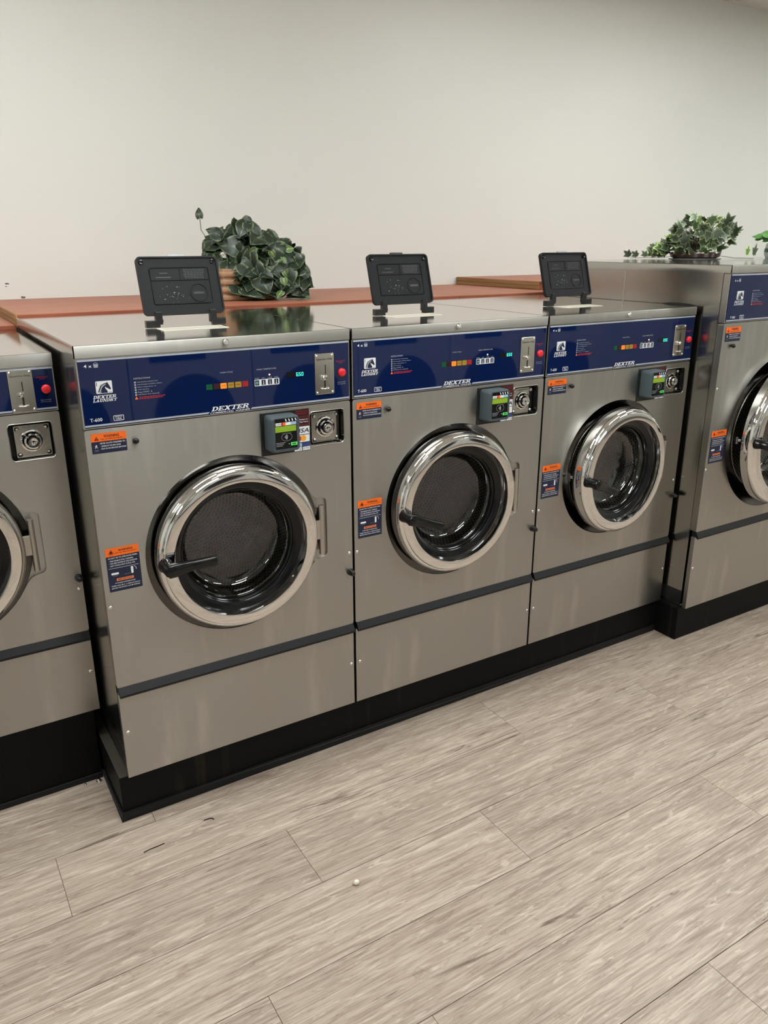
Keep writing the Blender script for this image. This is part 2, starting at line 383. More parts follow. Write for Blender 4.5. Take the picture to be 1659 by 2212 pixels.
def build_washer(name, key, label, loc, S, group=None, door_angle=0.0, handle_angle=0.0, tab=None, detail=True, flap=True, glyph_n='4', model='T-600'):
    """local axes: x right along the front, y back, z up from the floor; front face at y=0"""
    W, D, fb, st, pb, lb, lt, cx, cz, k = (S[q] for q in ('W', 'D', 'fb', 'st', 'pb', 'lb', 'lt', 'cx', 'cz', 'k'))
    root = empty(name, loc); tag(root, label, 'washer', group)
    def C(part, fn): return cached((key, part), fn)
    dz = pb-1.1751                      # lettering and fittings ride with the control panel
    dx = S.get('dx', 0.0)               # fittings anchored to the right-hand edge
    ph = lb-pb
    # --- cabinet shell
    def f():
        m = MB(); t = 0.003
        m.box(t, 0.006, 0.032, D-0.02, fb+0.07, lb); m.box(W-0.006, W-t, 0.032, D-0.02, fb+0.07, lb)
        m.box(t, W-t, D-0.024, D-0.02, fb, lb); m.box(t, W-t, 0.03, D-0.02, fb+0.001, fb+0.01)
        return m.mesh('cabinet', STEEL_S)
    cab = obj('cabinet', C('cabinet', f), root)
    def f():
        m = MB(); m.box(-0.002, 0.002, 0.034, D-0.02, fb, fb+0.0695)
        return m.mesh('base_frame', BLACK)
    obj('base_frame', C('base_frame', f), root, (0.007, 0, 0)); obj('base_frame', C('base_frame', f), root, (W-0.007, 0, 0))
    if S.get('seam'):
        def f():
            m = MB(); m.box(0.0012, 0.0031, S['seam']-0.0012, S['seam']+0.0012, fb+0.08, lb-0.002); return m.mesh('side_seam', mat('bright_edge', (0.8, 0.78, 0.72, 1), 1, 0.3))
        obj('side_seam', C('seam', f), cab)
        def f():
            m = MB(); pts = [(0.085*math.cos(2*PI*i/24), 0.010*math.sin(2*PI*i/24)) for i in range(24)]
            m.add([(0.0022, 0.215+a, 1.3775+b) for a, b in pts], [tuple(range(23, -1, -1))]); return m.mesh('hand_slot', DARKIN)
        obj('hand_slot', C('slot', f), cab)
    # --- front panel with the door recess and the lock recess
    hole = door_hole(cx, cz, k)
    rx0, rx1, rz0, rz1 = 0.6195+dx, 0.7285+dx, S.get('rz', 1.0525+dz), S.get('rz', 1.0525+dz)+0.099
    def f():
        m = MB(); outer = rrect(0.0, W, st+0.0005, pb-0.002, 0.006, 3)
        rec = rrect(rx0, rx1, rz0, rz1, 0.008, 4)
        v, t = fill_loops([outer, hole, rec], 0.0); m.add(v, t)
        def wall(lp, y0, y1, inward):
            n = len(lp); vs = [(a, y0, b) for a, b in lp]+[(a, y1, b) for a, b in lp]
            fs = [((i+1) % n, i, i+n, (i+1) % n+n) if inward else (i, (i+1) % n, (i+1) % n+n, i+n) for i in range(n)]
            m.add(vs, [tuple(reversed(q)) for q in fs])
        wall(outer, 0.0, 0.028, False)
        wall(hole, 0.0, 0.0075, True)
        # hinge pocket floor
        v, t = fill_loops([hole, circle(cx, cz, 0.2604*k, 96)], 0.0075); m.add(v, t)
        return m.mesh('front_panel', STEEL_F)
    fp = obj('front_panel', C('front_panel', f), root)
    def f():
        m = MB(); m.lathe([(0.2610*k, 0.0055), (0.2580*k, 0.0075), (0.2450*k, 0.0105), (0.2250*k, 0.0155), (0.2080*k, 0.0215), (0.2020*k, 0.0250)], cx, cz, 96); return m.mesh('door_dish', DISH, 40)
    obj('door_dish', C('door_dish', f), fp)
    def f():
        m = MB(); rec = rrect(rx0, rx1, rz0, rz1, 0.008, 4); n = len(rec)
        m.add([(a, 0.0004, b) for a, b in rec]+[(a, 0.034, b) for a, b in rec], [(i, i+n, (i+1) % n+n, (i+1) % n) for i in range(n)])
        m.poly(rec, 0.034)
        return m.mesh('lock_recess', BLACKG)
    lr = obj('lock_recess', C('lock_recess', f), root)
    def f():   # bright rolled lip round the recess
        m = MB(); rec = rrect(rx0-0.001, rx1+0.001, rz0-0.001, rz1+0.001, 0.009, 4)
        m.tube([(a, -0.0004, b) for a, b in rec+rec[:1]], 0.0014, 6, cap=False); return m.mesh('recess_lip', HINGE, 60)
    obj('recess_lip', C('recess_lip', f), lr)
    lcx, lcz = rx0+0.0605, rz0+0.046
    def f():
        m = MB(); m.prism(rrect(lcx-0.046, lcx+0.046, lcz-0.045, lcz+0.045, 0.004, 3), 0.022, 0.032); return m.mesh('lock_plate', STEEL_P, bevel=0.001)
    lp_ = obj('lock_plate', C('lock_plate', f), root)
    def f():
        m = MB(); prof = [(0.031, 0.0215), (0.030, 0.018), (0.026, 0.017), (0.0245, 0.012), (0.022, 0.009), (0.0185, 0.0085), (0.0165, 0.002), (0.0145, -0.001), (0.011, -0.001), (0.0095, 0.002), (0.0055, 0.003), (0.0, 0.003)]
        m.lathe(prof[::-1], lcx-0.002, lcz+0.001, 40); return m.mesh('lock_cylinder', CHROME, 35)
    lc = obj('lock_cylinder', C('lock_cylinder', f), lp_)
    def f():
        m = MB(); m.poly(circle(lcx-0.002, lcz+0.001, 0.003, 12), 0.0026); return m.mesh('keyhole', DARKIN)
    obj('keyhole', C('keyhole', f), lp_)
    for sx in (-1, 1):
        for sz in (-1, 1):
            def f():
                m = MB(); m.lathe([(0.0, -0.0045), (0.003, -0.004), (0.0055, -0.002), (0.0065, 0.0)], 0, 0, 14); return m.mesh('dome_screw', HINGE, 50)
            obj('dome_screw', cached('dome_screw', f), lp_, (lcx+sx*0.037, 0.0218, lcz+sz*0.035))
    def f():
        m = MB(); text(m, 'GREENWALD', (lcx-0.024, lcx+0.026, lcz+0.035, lcz+0.0415), 0.0217, 0, 0, 0.01); return m.mesh('lettering', GREYT)
    obj('lettering', C('gw', f), lp_)
    # --- lower panel and finger strip
    def f():
        m = MB(); m.box(0, W, 0.0, 0.02, fb, st-0.0225); return m.mesh('lower_panel', STEEL_F, bevel=0.0015)
    obj('lower_panel', C('lower_panel', f), root)
    def f():
        m = MB(); pr = [(-0.0003, st), (-0.0125, st-0.0205), (-0.0125, st-0.0275), (-0.010, st-0.0285), (0.004, st-0.0225), (0.02, st-0.0225), (0.02, st)]
        n = len(pr); x0, x1 = 0.003, W-0.001
        m.add([(x0, a, b) for a, b in pr]+[(x1, a, b) for a, b in pr], [tuple(range(n-1, -1, -1)), tuple(range(n, 2*n))]+[(i, (i+1) % n, (i+1) % n+n, i+n) for i in range(n)])
        return m.mesh('finger_strip', STRIPM, bevel=0.0008)
    obj('finger_strip', C('finger_strip', f), root)
    # --- control panel
    def f():
        m = MB(); m.box(0.0, W, 0.0, 0.028, pb, lb-0.001); return m.mesh('control_frame', STEEL_F, bevel=0.0012)
    cf = obj('control_frame', C('control_frame', f), root)
    def f():
        m = MB(); m.box(0.004, W-0.0035, -0.0022, 0.0, pb+0.0035, lb-0.003); return m.mesh('control_panel', NAVY, bevel=0.0006)
    cp = obj('control_panel', C('control_panel', f), root)
    yt = -0.0026
    zt = lb-0.003
    mcx = S.get('brandx', 0.38)
    def f():
        m = MB(); m.rect(0.004, W-0.0035, zt-0.0052, zt-0.0005, yt); return m.mesh('silver_line', SILVER)
    obj('silver_line', C('silver_line0', f), cp)
    def f():
        m = MB(); m.add([(0.004, yt, pb+0.006), (mcx-0.061, yt, pb+0.006), (mcx-0.057, yt, pb+0.0105), (0.004, yt, pb+0.0105)], [(0, 1, 2, 3)]); return m.mesh('silver_line', SILVER)
    obj('silver_line', C('silver_line1', f), cp)
    def f():
        m = MB(); m.add([(mcx+0.0595, yt, pb+0.006), (W-0.0035, yt, pb+0.006), (W-0.0035, yt, pb+0.0105), (mcx+0.0635, yt, pb+0.0105)], [(0, 1, 2, 3)])
        return m.mesh('silver_line', SILVER)
    obj('silver_line', C('silver_line', f), cp)
    if detail:
        zz = lambda v: v+dz+S.get('pdz', 0.0)
        ox = S.get('pdx', 0.0)
        def f():
            m = MB(); text(m, glyph_n+' x', (0.0175+ox, 0.0365+ox, zz(1.3265), zz(1.3340)), yt, 0, 0, 0.01); return m.mesh('load_mark', WHITE)
        obj('load_mark', C('load_mark', f), cp)
        def f():
            m = MB()
            slab_text(m, 'DEXTER', (0.0305+ox, 0.0865+ox, zz(1.2495), zz(1.2572)), yt, 0)
            slab_text(m, 'LAUNDRY', (0.0293+ox, 0.0885+ox, zz(1.2410), zz(1.2480)), yt, 0); return m.mesh('maker_lettering', WHITE)
        obj('maker_lettering', C('maker_lettering', f), cp)
        def f():
            m = MB(); text(m, model, (0.0175+ox, 0.0465+ox, zz(1.1930), zz(1.2018)), yt, 0, 0, 0.01); return m.mesh('model_number', WHITE)
        obj('model_number', C('model_number', f), cp)
        def f():
            m = MB(); o_ = rrect(0.0740+ox, 0.0995+ox, zz(1.1905), zz(1.2040), 0.002, 3); i_ = rrect(0.0752+ox, 0.0983+ox, zz(1.1917), zz(1.2028), 0.0012, 3)
            for q in band(o_+o_[:1], i_+i_[:1]): m.poly(q, yt)
            text(m, 'MADE IN', (0.0785+ox, 0.095+ox, zz(1.1995), zz(1.2018)), yt, 0, 0, 0.01)
            text(m, 'USA', (0.0795+ox, 0.094+ox, zz(1.1930), zz(1.1982)), yt, 0, 0, 0.01); return m.mesh('origin_badge', WHITE)
        obj('origin_badge', C('origin_badge', f), cp)
        def f():
            m = MB(); slab_text(m, 'DEXTER', (mcx-0.0525, mcx+0.0545, pb+0.0115, pb+0.0232), yt, 0)
            text(m, 'COMMERCIAL WASHER', (mcx-0.056, mcx+0.057, pb+0.0048, pb+0.0092), yt, 0, 0.25, 0.006); return m.mesh('brand_lettering', WHITE)
        obj('brand_lettering', C('brand_lettering', f), cp)
        def f():
            m = MB(); m.poly(rrect(0.0399+ox, 0.0794+ox, zz(1.2612), zz(1.2920), 0.0025, 4), yt); return m.mesh('horse_emblem', WHITE)
        obj('horse_emblem', C('horse_emblem', f), cp)
        def f():
            m = MB(); m.poly(rrect(0.4548+dx, 0.5280+dx, zz(1.2418), zz(1.2597), 0.0018, 3), yt); return m.mesh('key_strip', WHITE)
        obj('key_strip', C('key_strip', f), cp)
        def f():
            m = MB(); x0, z0, sx, sz = 0.0399+ox, zz(1.2612), 0.0395, 0.0308
            P = lambda pts: m.poly([(x0+u*sx, z0+v*sz) for u, v in pts], yt-0.0003, 0)
            H_ = [(0.20, 0.04), (0.21, 0.30), (0.27, 0.52), (0.38, 0.70), (0.52, 0.80), (0.66, 0.84), (0.715, 0.90), (0.75, 0.80), (0.80, 0.68), (0.86, 0.50), (0.905, 0.40), (0.90, 0.31), (0.84, 0.28), (0.80, 0.33), (0.70, 0.42), (0.62, 0.46), (0.585, 0.56), (0.545, 0.46), (0.60, 0.34), (0.68, 0.20), (0.70, 0.04)]
            v, t = fill_loops([[(x0+u*sx, z0+v_*sz) for u, v_ in H_[::-1]]], yt-0.0003); m.add(v, t)
            for a, b in ((0.05, 0.18), (0.22, 0.34), (0.38, 0.50), (0.54, 0.64)):
                P([(0.075+a*0.25, a), (0.19+a*0.3, b+0.04), (0.13+a*0.45, b+0.13)])
            P([(0.05, 0.62), (0.085, 0.60), (0.085, 0.94), (0.05, 0.94)])
            P([(0.75, 0.05), (0.96, 0.05), (0.96, 0.085), (0.75, 0.085)])
            return m.mesh('emblem_ink', NAVYL)
        obj('emblem_ink', C('emblem_ink', f), cp)
        for i, x in enumerate((0.4622, 0.4812, 0.5002, 0.5191)):
            def f():
                m = MB(); m.poly(rrect(x-0.006+dx, x+0.006+dx, zz(1.2438), zz(1.2578), 0.001, 2), yt-0.0003); return m.mesh('temperature_key', NAVYL)
            obj('temperature_key', C('tkey%d' % i, f), cp)
        def f():
            m = MB(); x0, z0, sx, sz = 0.0399+ox, zz(1.2612), 0.0395, 0.0308
            o_ = [(0.245, 0.05), (0.25, 0.28), (0.31, 0.48), (0.41, 0.63), (0.55, 0.73), (0.64, 0.75)]
            i_ = [(0.285, 0.05), (0.29, 0.27), (0.345, 0.45), (0.44, 0.585), (0.56, 0.68), (0.64, 0.735)]
            for q in band(o_, i_): put = [(x0+u*sx, z0+v*sz) for u, v in q]; m.poly(put[::-1], yt-0.0006)
            return m.mesh('emblem_line', WHITE)
        obj('emblem_line', C('emblem_line', f), cp)
        def f():
            m = MB()
            for x in (0.4812, 0.5002, 0.5191):     # thermometer marks
                m.rect(x-0.0009+dx, x+0.0009+dx, zz(1.2462), zz(1.2555), yt-0.0006); m.poly(circle(x+dx, zz(1.2466), 0.0018, 8), yt-0.0006)
            return m.mesh('thermometer_marks', WHITE)
        obj('thermometer_marks', C('thermometer_marks', f), cp)
        def f():
            m = MB(); x = 0.4622+dx; z = zz(1.2507)
            for r0, r1 in ((0.0048, 0.0036), (0.0024, 0.0)):
                o_ = [(x-r0, z), (x, z-r0), (x+r0, z), (x, z+r0)]; i_ = [(x-r1, z), (x, z-r1), (x+r1, z), (x, z+r1)]
                for q in band(o_+o_[:1], i_+i_[:1]): m.poly(q, yt-0.0006)
            return m.mesh('start_mark', mat('mint', (0.25, 0.6, 0.45, 1), 0, 0.4))
        obj('start_mark', C('start_mark', f), cp)
        def f():   # dim small print and basket icon
            m = MB()
            bx, bz = 0.0402+ox, zz(1.3255)
            m.poly([(bx+0.001, bz), (bx+0.0105, bz), (bx+0.0118, bz+0.0085), (bx, bz+0.0085)], yt)
            for q in band(arc(bx+0.0058, bz+0.0085, 0.005, 0.0038, 0, PI), arc(bx+0.0058, bz+0.0085, 0.0038, 0.0028, 0, PI)): m.poly(q[::-1], yt)
            text(m, 'INSTRUCTIONS', (0.1329+ox, 0.1747+ox, zz(1.2888), zz(1.2928)), yt, 0, 0, 0.015)
            lines = [('Load laundry and latch door', 0.1935), ('Add detergent and fabric softener', 0.2035), ('Select temperature  A', 0.1870), ('Add payment', 0.1690), ('Press START  B', 0.1760), ('Add bleach when dispensed', 0.1935)]
            for i, (s_, xr) in enumerate(lines):
                z = zz(1.2812-0.0063*i); m.poly(rrect(0.1331+ox, 0.1377+ox, z-0.0021, z+0.0021, 0.0006, 1), yt)
                text(m, s_, (0.1406+ox, xr+ox, z-0.0018, z+0.0018), yt, 0, 0, 0.008)
            text(m, 'WASH CYCLE', (0.3585+dx*0.5, 0.3942+dx*0.5, zz(1.2850), zz(1.2888)), yt, 0, 0, 0.01)
            text(m, 'WASH TEMPERATURE', (0.4619+dx, 0.5202+dx, zz(1.2846), zz(1.2884)), yt, 0, 0, 0.01)
            for s_, x in (('START', 0.4622), ('HOT', 0.4812), ('WARM', 0.5002), ('COLD', 0.5191)):
                wd = 0.0028*len(s_)/2; text(m, s_, (x-wd/1.0+dx, x+wd/1.0+dx, zz(1.2615), zz(1.2643)), yt, 0, 0, 0.01)
            text(m, 'Push and hold', (0.7105+dx, 0.7365+dx, zz(1.2288), zz(1.2318)), yt); text(m, 'for 3 seconds', (0.7110+dx, 0.7360+dx, zz(1.2236), zz(1.2266)), yt)
            return m.mesh('small_print', DIMW)
        obj('small_print', C('small_print', f), cp)
        def f():
            m = MB(); text(m, 'EMERGENCY', (0.7065+dx, 0.7365+dx, zz(1.2890), zz(1.2922)), yt, 0, 0, 0.01); text(m, 'STOP', (0.7145+dx, 0.7285+dx, zz(1.2845), zz(1.2876)), yt, 0, 0, 0.01); return m.mesh('stop_lettering', REDP)
        obj('stop_lettering', C('stop_lettering', f), cp)
        def f():
            m = MB()
            for z, x0, x1 in ((1.2432, 0.1420, 0.2095), (1.2395, 0.1420, 0.2030)):
                x = x0
                while x < x1:
                    l_ = R.uniform(0.004, 0.009); m.rect(x+ox, min(x+l_, x1)+ox, zz(z)-0.0011, zz(z)+0.0011, yt); x += l_+0.0012
            return m.mesh('red_print', REDP)
        obj('red_print', C('red_print', f), cp)
        def f():
            m = MB(); x, z = 0.1356+ox, zz(1.2385); m.poly([(x-0.0042, z), (x+0.0042, z), (x, z+0.0078)], yt); return m.mesh('hazard_mark', ORANGE)
        obj('hazard_mark', C('hazard_mark', f), cp)
        for i, (x, mm) in enumerate(((0.3270, L_GRN), (0.3471, L_MAR), (0.3663, L_ORG), (0.3872, L_YEL), (0.4078, L_YEL), (0.4276, L_RED))):
            def f():
                m = MB(); m.prism(rrect(x-0.0085+dx*0.5, x+0.0085+dx*0.5, zz(1.2445), zz(1.2590), 0.001, 2), yt-0.0006, yt+0.0005); return m.mesh('cycle_light', mm)
            obj('cycle_light', C('cyc%d' % i, f), cp)
        def f():
            m = MB()
            for s_, x in (('RINSE', 0.3663), ('WASH', 0.3872), ('FINAL', 0.4078)):
                text(m, s_, (x-0.0052+dx*0.5, x+0.0052+dx*0.5, zz(1.2506), zz(1.2536)), yt-0.0009, 0, 0, 0.01)
            return m.mesh('dark_print', BLACKP)
        obj('dark_print', C('dark_print', f), cp)
        def f():
            m = MB(); m.rect(0.5511+dx, 0.6050+dx, zz(1.2570), zz(1.2720), yt-0.0002); return m.mesh('display_window', BLACKG)
        obj('display_window', C('display_window', f), cp)
        def f():
            m = MB(); x = 0.5800+dx; z0, z1 = zz(1.2592), zz(1.2693); seg = {'6': 'acdefg', '5': 'acdfg', '0': 'abcdef'}
            for ch in '650':
                w_, t = 0.0058, 0.0013; zm = (z0+z1)/2
                B = {'a': (x, x+w_, z1-t, z1), 'g': (x, x+w_, zm-t/2, zm+t/2), 'd': (x, x+w_, z0, z0+t), 'f': (x, x+t, zm, z1), 'e': (x, x+t, z0, zm), 'b': (x+w_-t, x+w_, zm, z1), 'c': (x+w_-t, x+w_, z0, zm)}
                for c in seg[ch]: m.rect(*B[c], yt-0.0006)
                x += 0.0080
            m.rect(0.5870+dx, 0.5878+dx, z0, z0+0.0012, yt-0.0006)
            return m.mesh('digits', DIGIT)
        obj('digits', C('digits', f), cp)
        def f():
            m = MB(); m.lathe([(0, yt-0.002), (0.0018, yt-0.0016), (0.0024, yt)], 0.4996+dx, zz(1.2705), 12); return m.mesh('indicator_led', LEDO, 60)
        obj('indicator_led', C('led', f), cp)
    else:
        def f():
            m = MB(); text(m, 'EMERGENCY', (0.7065+dx, 0.7365+dx, S['red'][1]+0.031, S['red'][1]+0.034), yt, 0, 0, 0.01); text(m, 'STOP', (0.7145+dx, 0.7285+dx, S['red'][1]+0.026, S['red'][1]+0.029), yt, 0, 0, 0.01); return m.mesh('red_print', REDP)
        obj('red_print', C('red_print', f), cp)
        def f():
            m = MB(); text(m, 'Push and hold', (0.7105+dx, 0.7365+dx, S['red'][1]-0.030, S['red'][1]-0.027), yt); text(m, 'for 3 seconds', (0.7110+dx, 0.7360+dx, S['red'][1]-0.035, S['red'][1]-0.032), yt); return m.mesh('small_print', DIMW)
        obj('small_print', C('small_print', f), cp)
    # emergency stop button
    rbx, rbz = S.get('red', (0.7239+dx, 1.2582+dz))
    def f():
        m = MB(); m.lathe([(0, -0.012), (0.007, -0.0118), (0.0105, -0.010), (0.0118, -0.0075), (0.0122, -0.002)], rbx, rbz, 28); return m.mesh('stop_button', REDB, 40)
    obj('stop_button', C('stop_button', f), root)
    # coin plate
    cz0, cz1 = S.get('coin', (1.2005+dz, 1.3165+dz)); cx0, cx1 = 0.6373+dx, 0.6980+dx; cm = (cx0+cx1)/2; chh = cz1-cz0
    def f():
        m = MB(); m.prism(rrect(cx0, cx1, cz0, cz1, 0.004, 4), -0.0062, -0.0022); return m.mesh('coin_plate', STEEL_P, bevel=0.0012)
    cpl = obj('coin_plate', C('coin_plate', f), root)
    def f():
        m = MB(); text(m, 'Quarters Only', (cx0+0.005, cx1-0.005, cz0+chh*0.825, cz0+chh*0.885), -0.0066, 0, 0, 0.006); return m.mesh('lettering', BLACKP)
    obj('lettering', C('quarters', f), cpl)
    def f():
        m = MB(); m.rect(cm+0.001, cm+0.0038, cz0+chh*0.50, cz0+chh*0.72, -0.0065); return m.mesh('coin_slot', DARKIN)
    obj('coin_slot', C('coin_slot', f), cpl)
    def f():
        m = MB(); m.rect(cm-0.0025, cm+0.0025, cz0+chh*0.16, cz0+chh*0.36, -0.0065); return m.mesh('coin_chute', DARKIN)
    obj('coin_chute', C('coin_chute', f), cpl)
    def f():
        m = MB(); m.lathe([(0, -0.020), (0.005, -0.0195), (0.007, -0.017), (0.0072, -0.0062)], cm-0.006, cz0+chh*0.415, 18)
        m.tube([(cm-0.004, -0.012, cz0+chh*0.43), (cm+0.004, -0.010, cz0+chh*0.44)], 0.0025, 8); return m.mesh('coin_knob', CHROME, 45)
    obj('coin_knob', C('coin_knob', f), cpl)
    def f():
        m = MB(); pts = [(cm+0.013*math.cos(a), -0.0065-0.009*math.sin(a), cz0+chh*0.15) for a in [PI*i/10 for i in range(11)]]
        m.tube(pts, 0.0018, 8)
        m.tube([(cm-0.013, -0.0075, cz0+chh*0.15), (cm+0.013, -0.0075, cz0+chh*0.15)], 0.0012, 6); return m.mesh('coin_return', CHROME, 60)
    obj('coin_return', C('coin_return', f), cpl)
    for sx in (cx0+0.006, cx1-0.006):
        for sz in (cz0+0.006, cz1-0.006):
            def f():
                m = MB(); m.lathe([(0.0, -0.0026), (0.002, -0.0022), (0.0034, 0.0)], 0, 0, 12); return m.mesh('small_screw', CHROME, 50)
            obj('small_screw', cached('small_screw', f), cpl, (sx, -0.0062, sz))
    # card reader
    if S.get('reader', True):
        def f():
            m = MB(); m.box(0.4655+dx, 0.6160+dx, -0.0025, 0.0, 1.0425+dz, 1.1650+dz); return m.mesh('reader_plate', BLACK, bevel=0.0008)
        rp_ = obj('reader_plate', C('reader_plate', f), root)
        def f():
            m = MB(); y = -0.0030
            m.rect(0.5690+dx, 0.6150+dx, 1.1165+dz, 1.1640+dz, y, 0)
            m.rect(0.5660+dx, 0.6150+dx, 1.0915+dz, 1.1145+dz, y, 1); m.rect(0.5660+dx, 0.6150+dx, 1.0690+dz, 1.0895+dz, y, 1)
            m.rect(0.5660+dx, 0.5900+dx, 1.0560+dz, 1.0665+dz, y, 2); m.rect(0.5925+dx, 0.6150+dx, 1.0560+dz, 1.0665+dz, y, 3)
            m.rect(0.5660+dx, 0.5900+dx, 1.0440+dz, 1.0545+dz, y, 1); m.rect(0.5925+dx, 0.6150+dx, 1.0440+dz, 1.0545+dz, y, 1)
            y = -0.0034
            text(m, 'VISA', (0.5670+dx, 0.6135+dx, 1.0960+dz, 1.1090+dz), y, 4, 0.2, 0.015)
            m.poly(circle(0.5805+dx, 1.0800+dz, 0.0085, 24), y, 5); m.poly(circle(0.5955+dx, 1.0800+dz, 0.0085, 24), y-0.0002, 6)
            text(m, 'Pay', (0.5750+dx, 0.5880+dx, 1.0465+dz, 1.0525+dz), y, 4); text(m, 'G Pay', (0.5945+dx, 0.6135+dx, 1.0465+dz, 1.0525+dz), y, 4)
            text(m, 'To Activate', (0.5720+dx, 0.6120+dx, 1.1570+dz, 1.1605+dz), y, 7); text(m, 'Machine', (0.5770+dx, 0.6070+dx, 1.1505+dz, 1.1540+dz), y, 7)
            text(m, 'Swipe or', (0.5840+dx, 0.6110+dx, 1.1320+dz, 1.1368+dz), y, 1, 0, 0.02); text(m, 'Tap Here', (0.5840+dx, 0.6110+dx, 1.1250+dz, 1.1298+dz), y, 1, 0, 0.02)
            ar = [(0.5760, 1.1310), (0.5850, 1.1220), (0.5850, 1.1185), (0.6140, 1.1185), (0.6140, 1.1435), (0.5850, 1.1435), (0.5850, 1.1400)]
            ai = [(0.5772, 1.1310), (0.5858, 1.1225), (0.5858, 1.1193), (0.6132, 1.1193), (0.6132, 1.1427), (0.5858, 1.1427), (0.5858, 1.1395)]
            for q in band([(a+dx, b+dz) for a, b in ar+ar[:1]], [(a+dx, b+dz) for a, b in ai+ai[:1]]): m.poly(q, y, 7)
            return m.mesh('payment_stickers', [MAROON, WHITE, PALEB, MIDB, BLACKP, MCRED, MCYEL, REDP])
        obj('payment_stickers', C('payment_stickers', f), rp_)
        a0, a1, b0, b1 = 0.4760+dx, 0.5640+dx, 1.0590+dz, 1.1600+dz
        def f():
            m = MB(); lo = rrect(a0, a1, b0, b1, 0.010, 5); hi = rrect(a0+0.003, a1-0.004, b0+0.003, b1-0.003, 0.010, 5); n = len(lo)
            m.add([(a, -0.0025, b) for a, b in lo]+[(a, -0.040, b) for a, b in lo]+[(a, -0.052, b) for a, b in hi],
                  [(i+n, i, (i+1) % n, (i+1) % n+n) for i in range(n)]+[(i+2*n, i+n, (i+1) % n+n, (i+1) % n+2*n) for i in range(n)]+[tuple(range(2*n, 3*n))])
            m.f = [tuple(reversed(q)) if j < 2*n else q for j, q in enumerate(m.f)]
            me = m.mesh('card_reader', GREYP, 30)
            bm = bmesh.new(); bm.from_mesh(me); bmesh.ops.remove_doubles(bm, verts=bm.verts, dist=1e-6); bmesh.ops.recalc_face_normals(bm, faces=bm.faces); bm.to_mesh(me); bm.free()
            me.shade_smooth(); me.set_sharp_from_angle(angle=math.radians(35))
            return me
        cr = obj('card_reader', C('card_reader', f), root)
        def f():
            m = MB(); y = -0.0526; U = lambda u: a0+0.011+u*(a1-a0-0.023); V = lambda v: b0+0.011+v*(b1-b0-0.016)
            m.poly(rrect(U(0), U(1), V(0), V(1), 0.002, 2), y, 0); y -= 0.0004
            for i in range(4): m.add([(U(0.46+0.15*i), y, V(0.985)), (U(0.50+0.15*i), y, V(0.985-0.085)), (U(0.55+0.15*i), y, V(0.985-0.085)), (U(0.51+0.15*i), y, V(0.985))], [(0, 1, 2, 3)], 1)
            m.rect(U(0.02), U(0.98), V(0.775), V(0.875), y, 1); m.rect(U(0.72), U(0.98), V(0.775), V(0.875), y-0.0002, 4); m.poly(circle(U(0.34), V(0.825), 0.0045, 14), y-0.0002, 5); m.poly(circle(U(0.42), V(0.825), 0.0045, 14), y-0.0004, 6)
            text(m, 'VISA', (U(0.05), U(0.24), V(0.80), V(0.85)), y-0.0003, 7, 0.2)
            m.rect(U(0.0), U(0.97), V(0.565), V(0.755), y, 2)
            for j in range(1, 4):   # contactless waves
                for q in band(arc(U(0.40), V(0.385), 0.0035*j, 0.0035*j, -0.8, 0.8, 6), arc(U(0.40), V(0.385), 0.0035*j-0.0011, 0.0035*j-0.0011, -0.8, 0.8, 6)): m.poly(q[::-1], y, 1)
            o_ = [(U(0.52)+0.0165*math.cos(2*PI*i/20), V(0.385)+0.0115*math.sin(2*PI*i/20)) for i in range(21)]; i_ = [(U(0.52)+0.0155*math.cos(2*PI*i/20), V(0.385)+0.0105*math.sin(2*PI*i/20)) for i in range(21)]
            for q in band(o_, i_): m.poly(q, y, 8)
            text(m, 'CONTACTLESS', (U(0.3), U(0.74), V(0.50), V(0.525)), y, 8)
            m.rect(U(0.70), U(1.0), V(0.085), V(0.19), y, 3); m.poly(circle(U(0.62), V(0.15), 0.0014, 10), y, 1)
            for j in range(3): m.rect(U(0.02), U(0.44-0.06*j), V(0.20-0.05*j), V(0.222-0.05*j), y, 8)
            m.poly([(p_[0], p_[1]) for p_ in rrect(U(0.76), U(0.94), V(0.115), V(0.16), 0.0008, 1)], y-0.0002, 9)
            return m.mesh('reader_face', [BLACKG, WHITE, LCD, GREENB, PALEB, MCRED, ORANGE, BLACKP, GREYT, mat('dark_green', (0.01, 0.18, 0.03, 1))])
        obj('reader_face', C('reader_face', f), cr)
    # warning stickers
    if S.get('stickers', True):
        s0, s1 = S.get('sx', (0.0135, 0.1000)); za, zb = S.get('s1', (1.1115, 1.1625))
        def f():
            m = MB(); h = zb-za; w_ = s1-s0; U = lambda u: s0+u*w_; V = lambda v: za+v*h
            m.poly(rrect(s0, s1, za, V(0.6), 0.0022, 3), -0.0006, 1); m.poly(rrect(s0, s1, V(0.6), zb, 0.0022, 3), -0.0007, 0); y = -0.001
            text(m, 'WARNING', (U(0.36), U(0.80), V(0.78), V(0.91)), y, 3, 0, 0.02); text(m, 'RISK OF SERIOUS INJURY', (U(0.27), U(0.90), V(0.66), V(0.73)), y, 4, 0, 0.01)
            m.poly([(U(0.09), V(0.66)), (U(0.22), V(0.66)), (U(0.155), V(0.86))], y, 4); m.rect(U(0.15), U(0.16), V(0.69), V(0.79), y-0.0003, 0)
            text(m, 'NEVER ALLOW CHILDREN TO:', (U(0.24), U(0.96), V(0.46), V(0.535)), y, 2, 0, 0.01); text(m, '- OPERATE THE MACHINE', (U(0.24), U(0.82), V(0.32), V(0.39)), y, 2, 0, 0.01); text(m, '- PLAY IN OR AROUND MACHINE', (U(0.24), U(0.97), V(0.19), V(0.26)), y, 2, 0, 0.01)
            # small running figure in a ring
            ux, uz_ = U(0.125), V(0.36); r_ = 0.0052
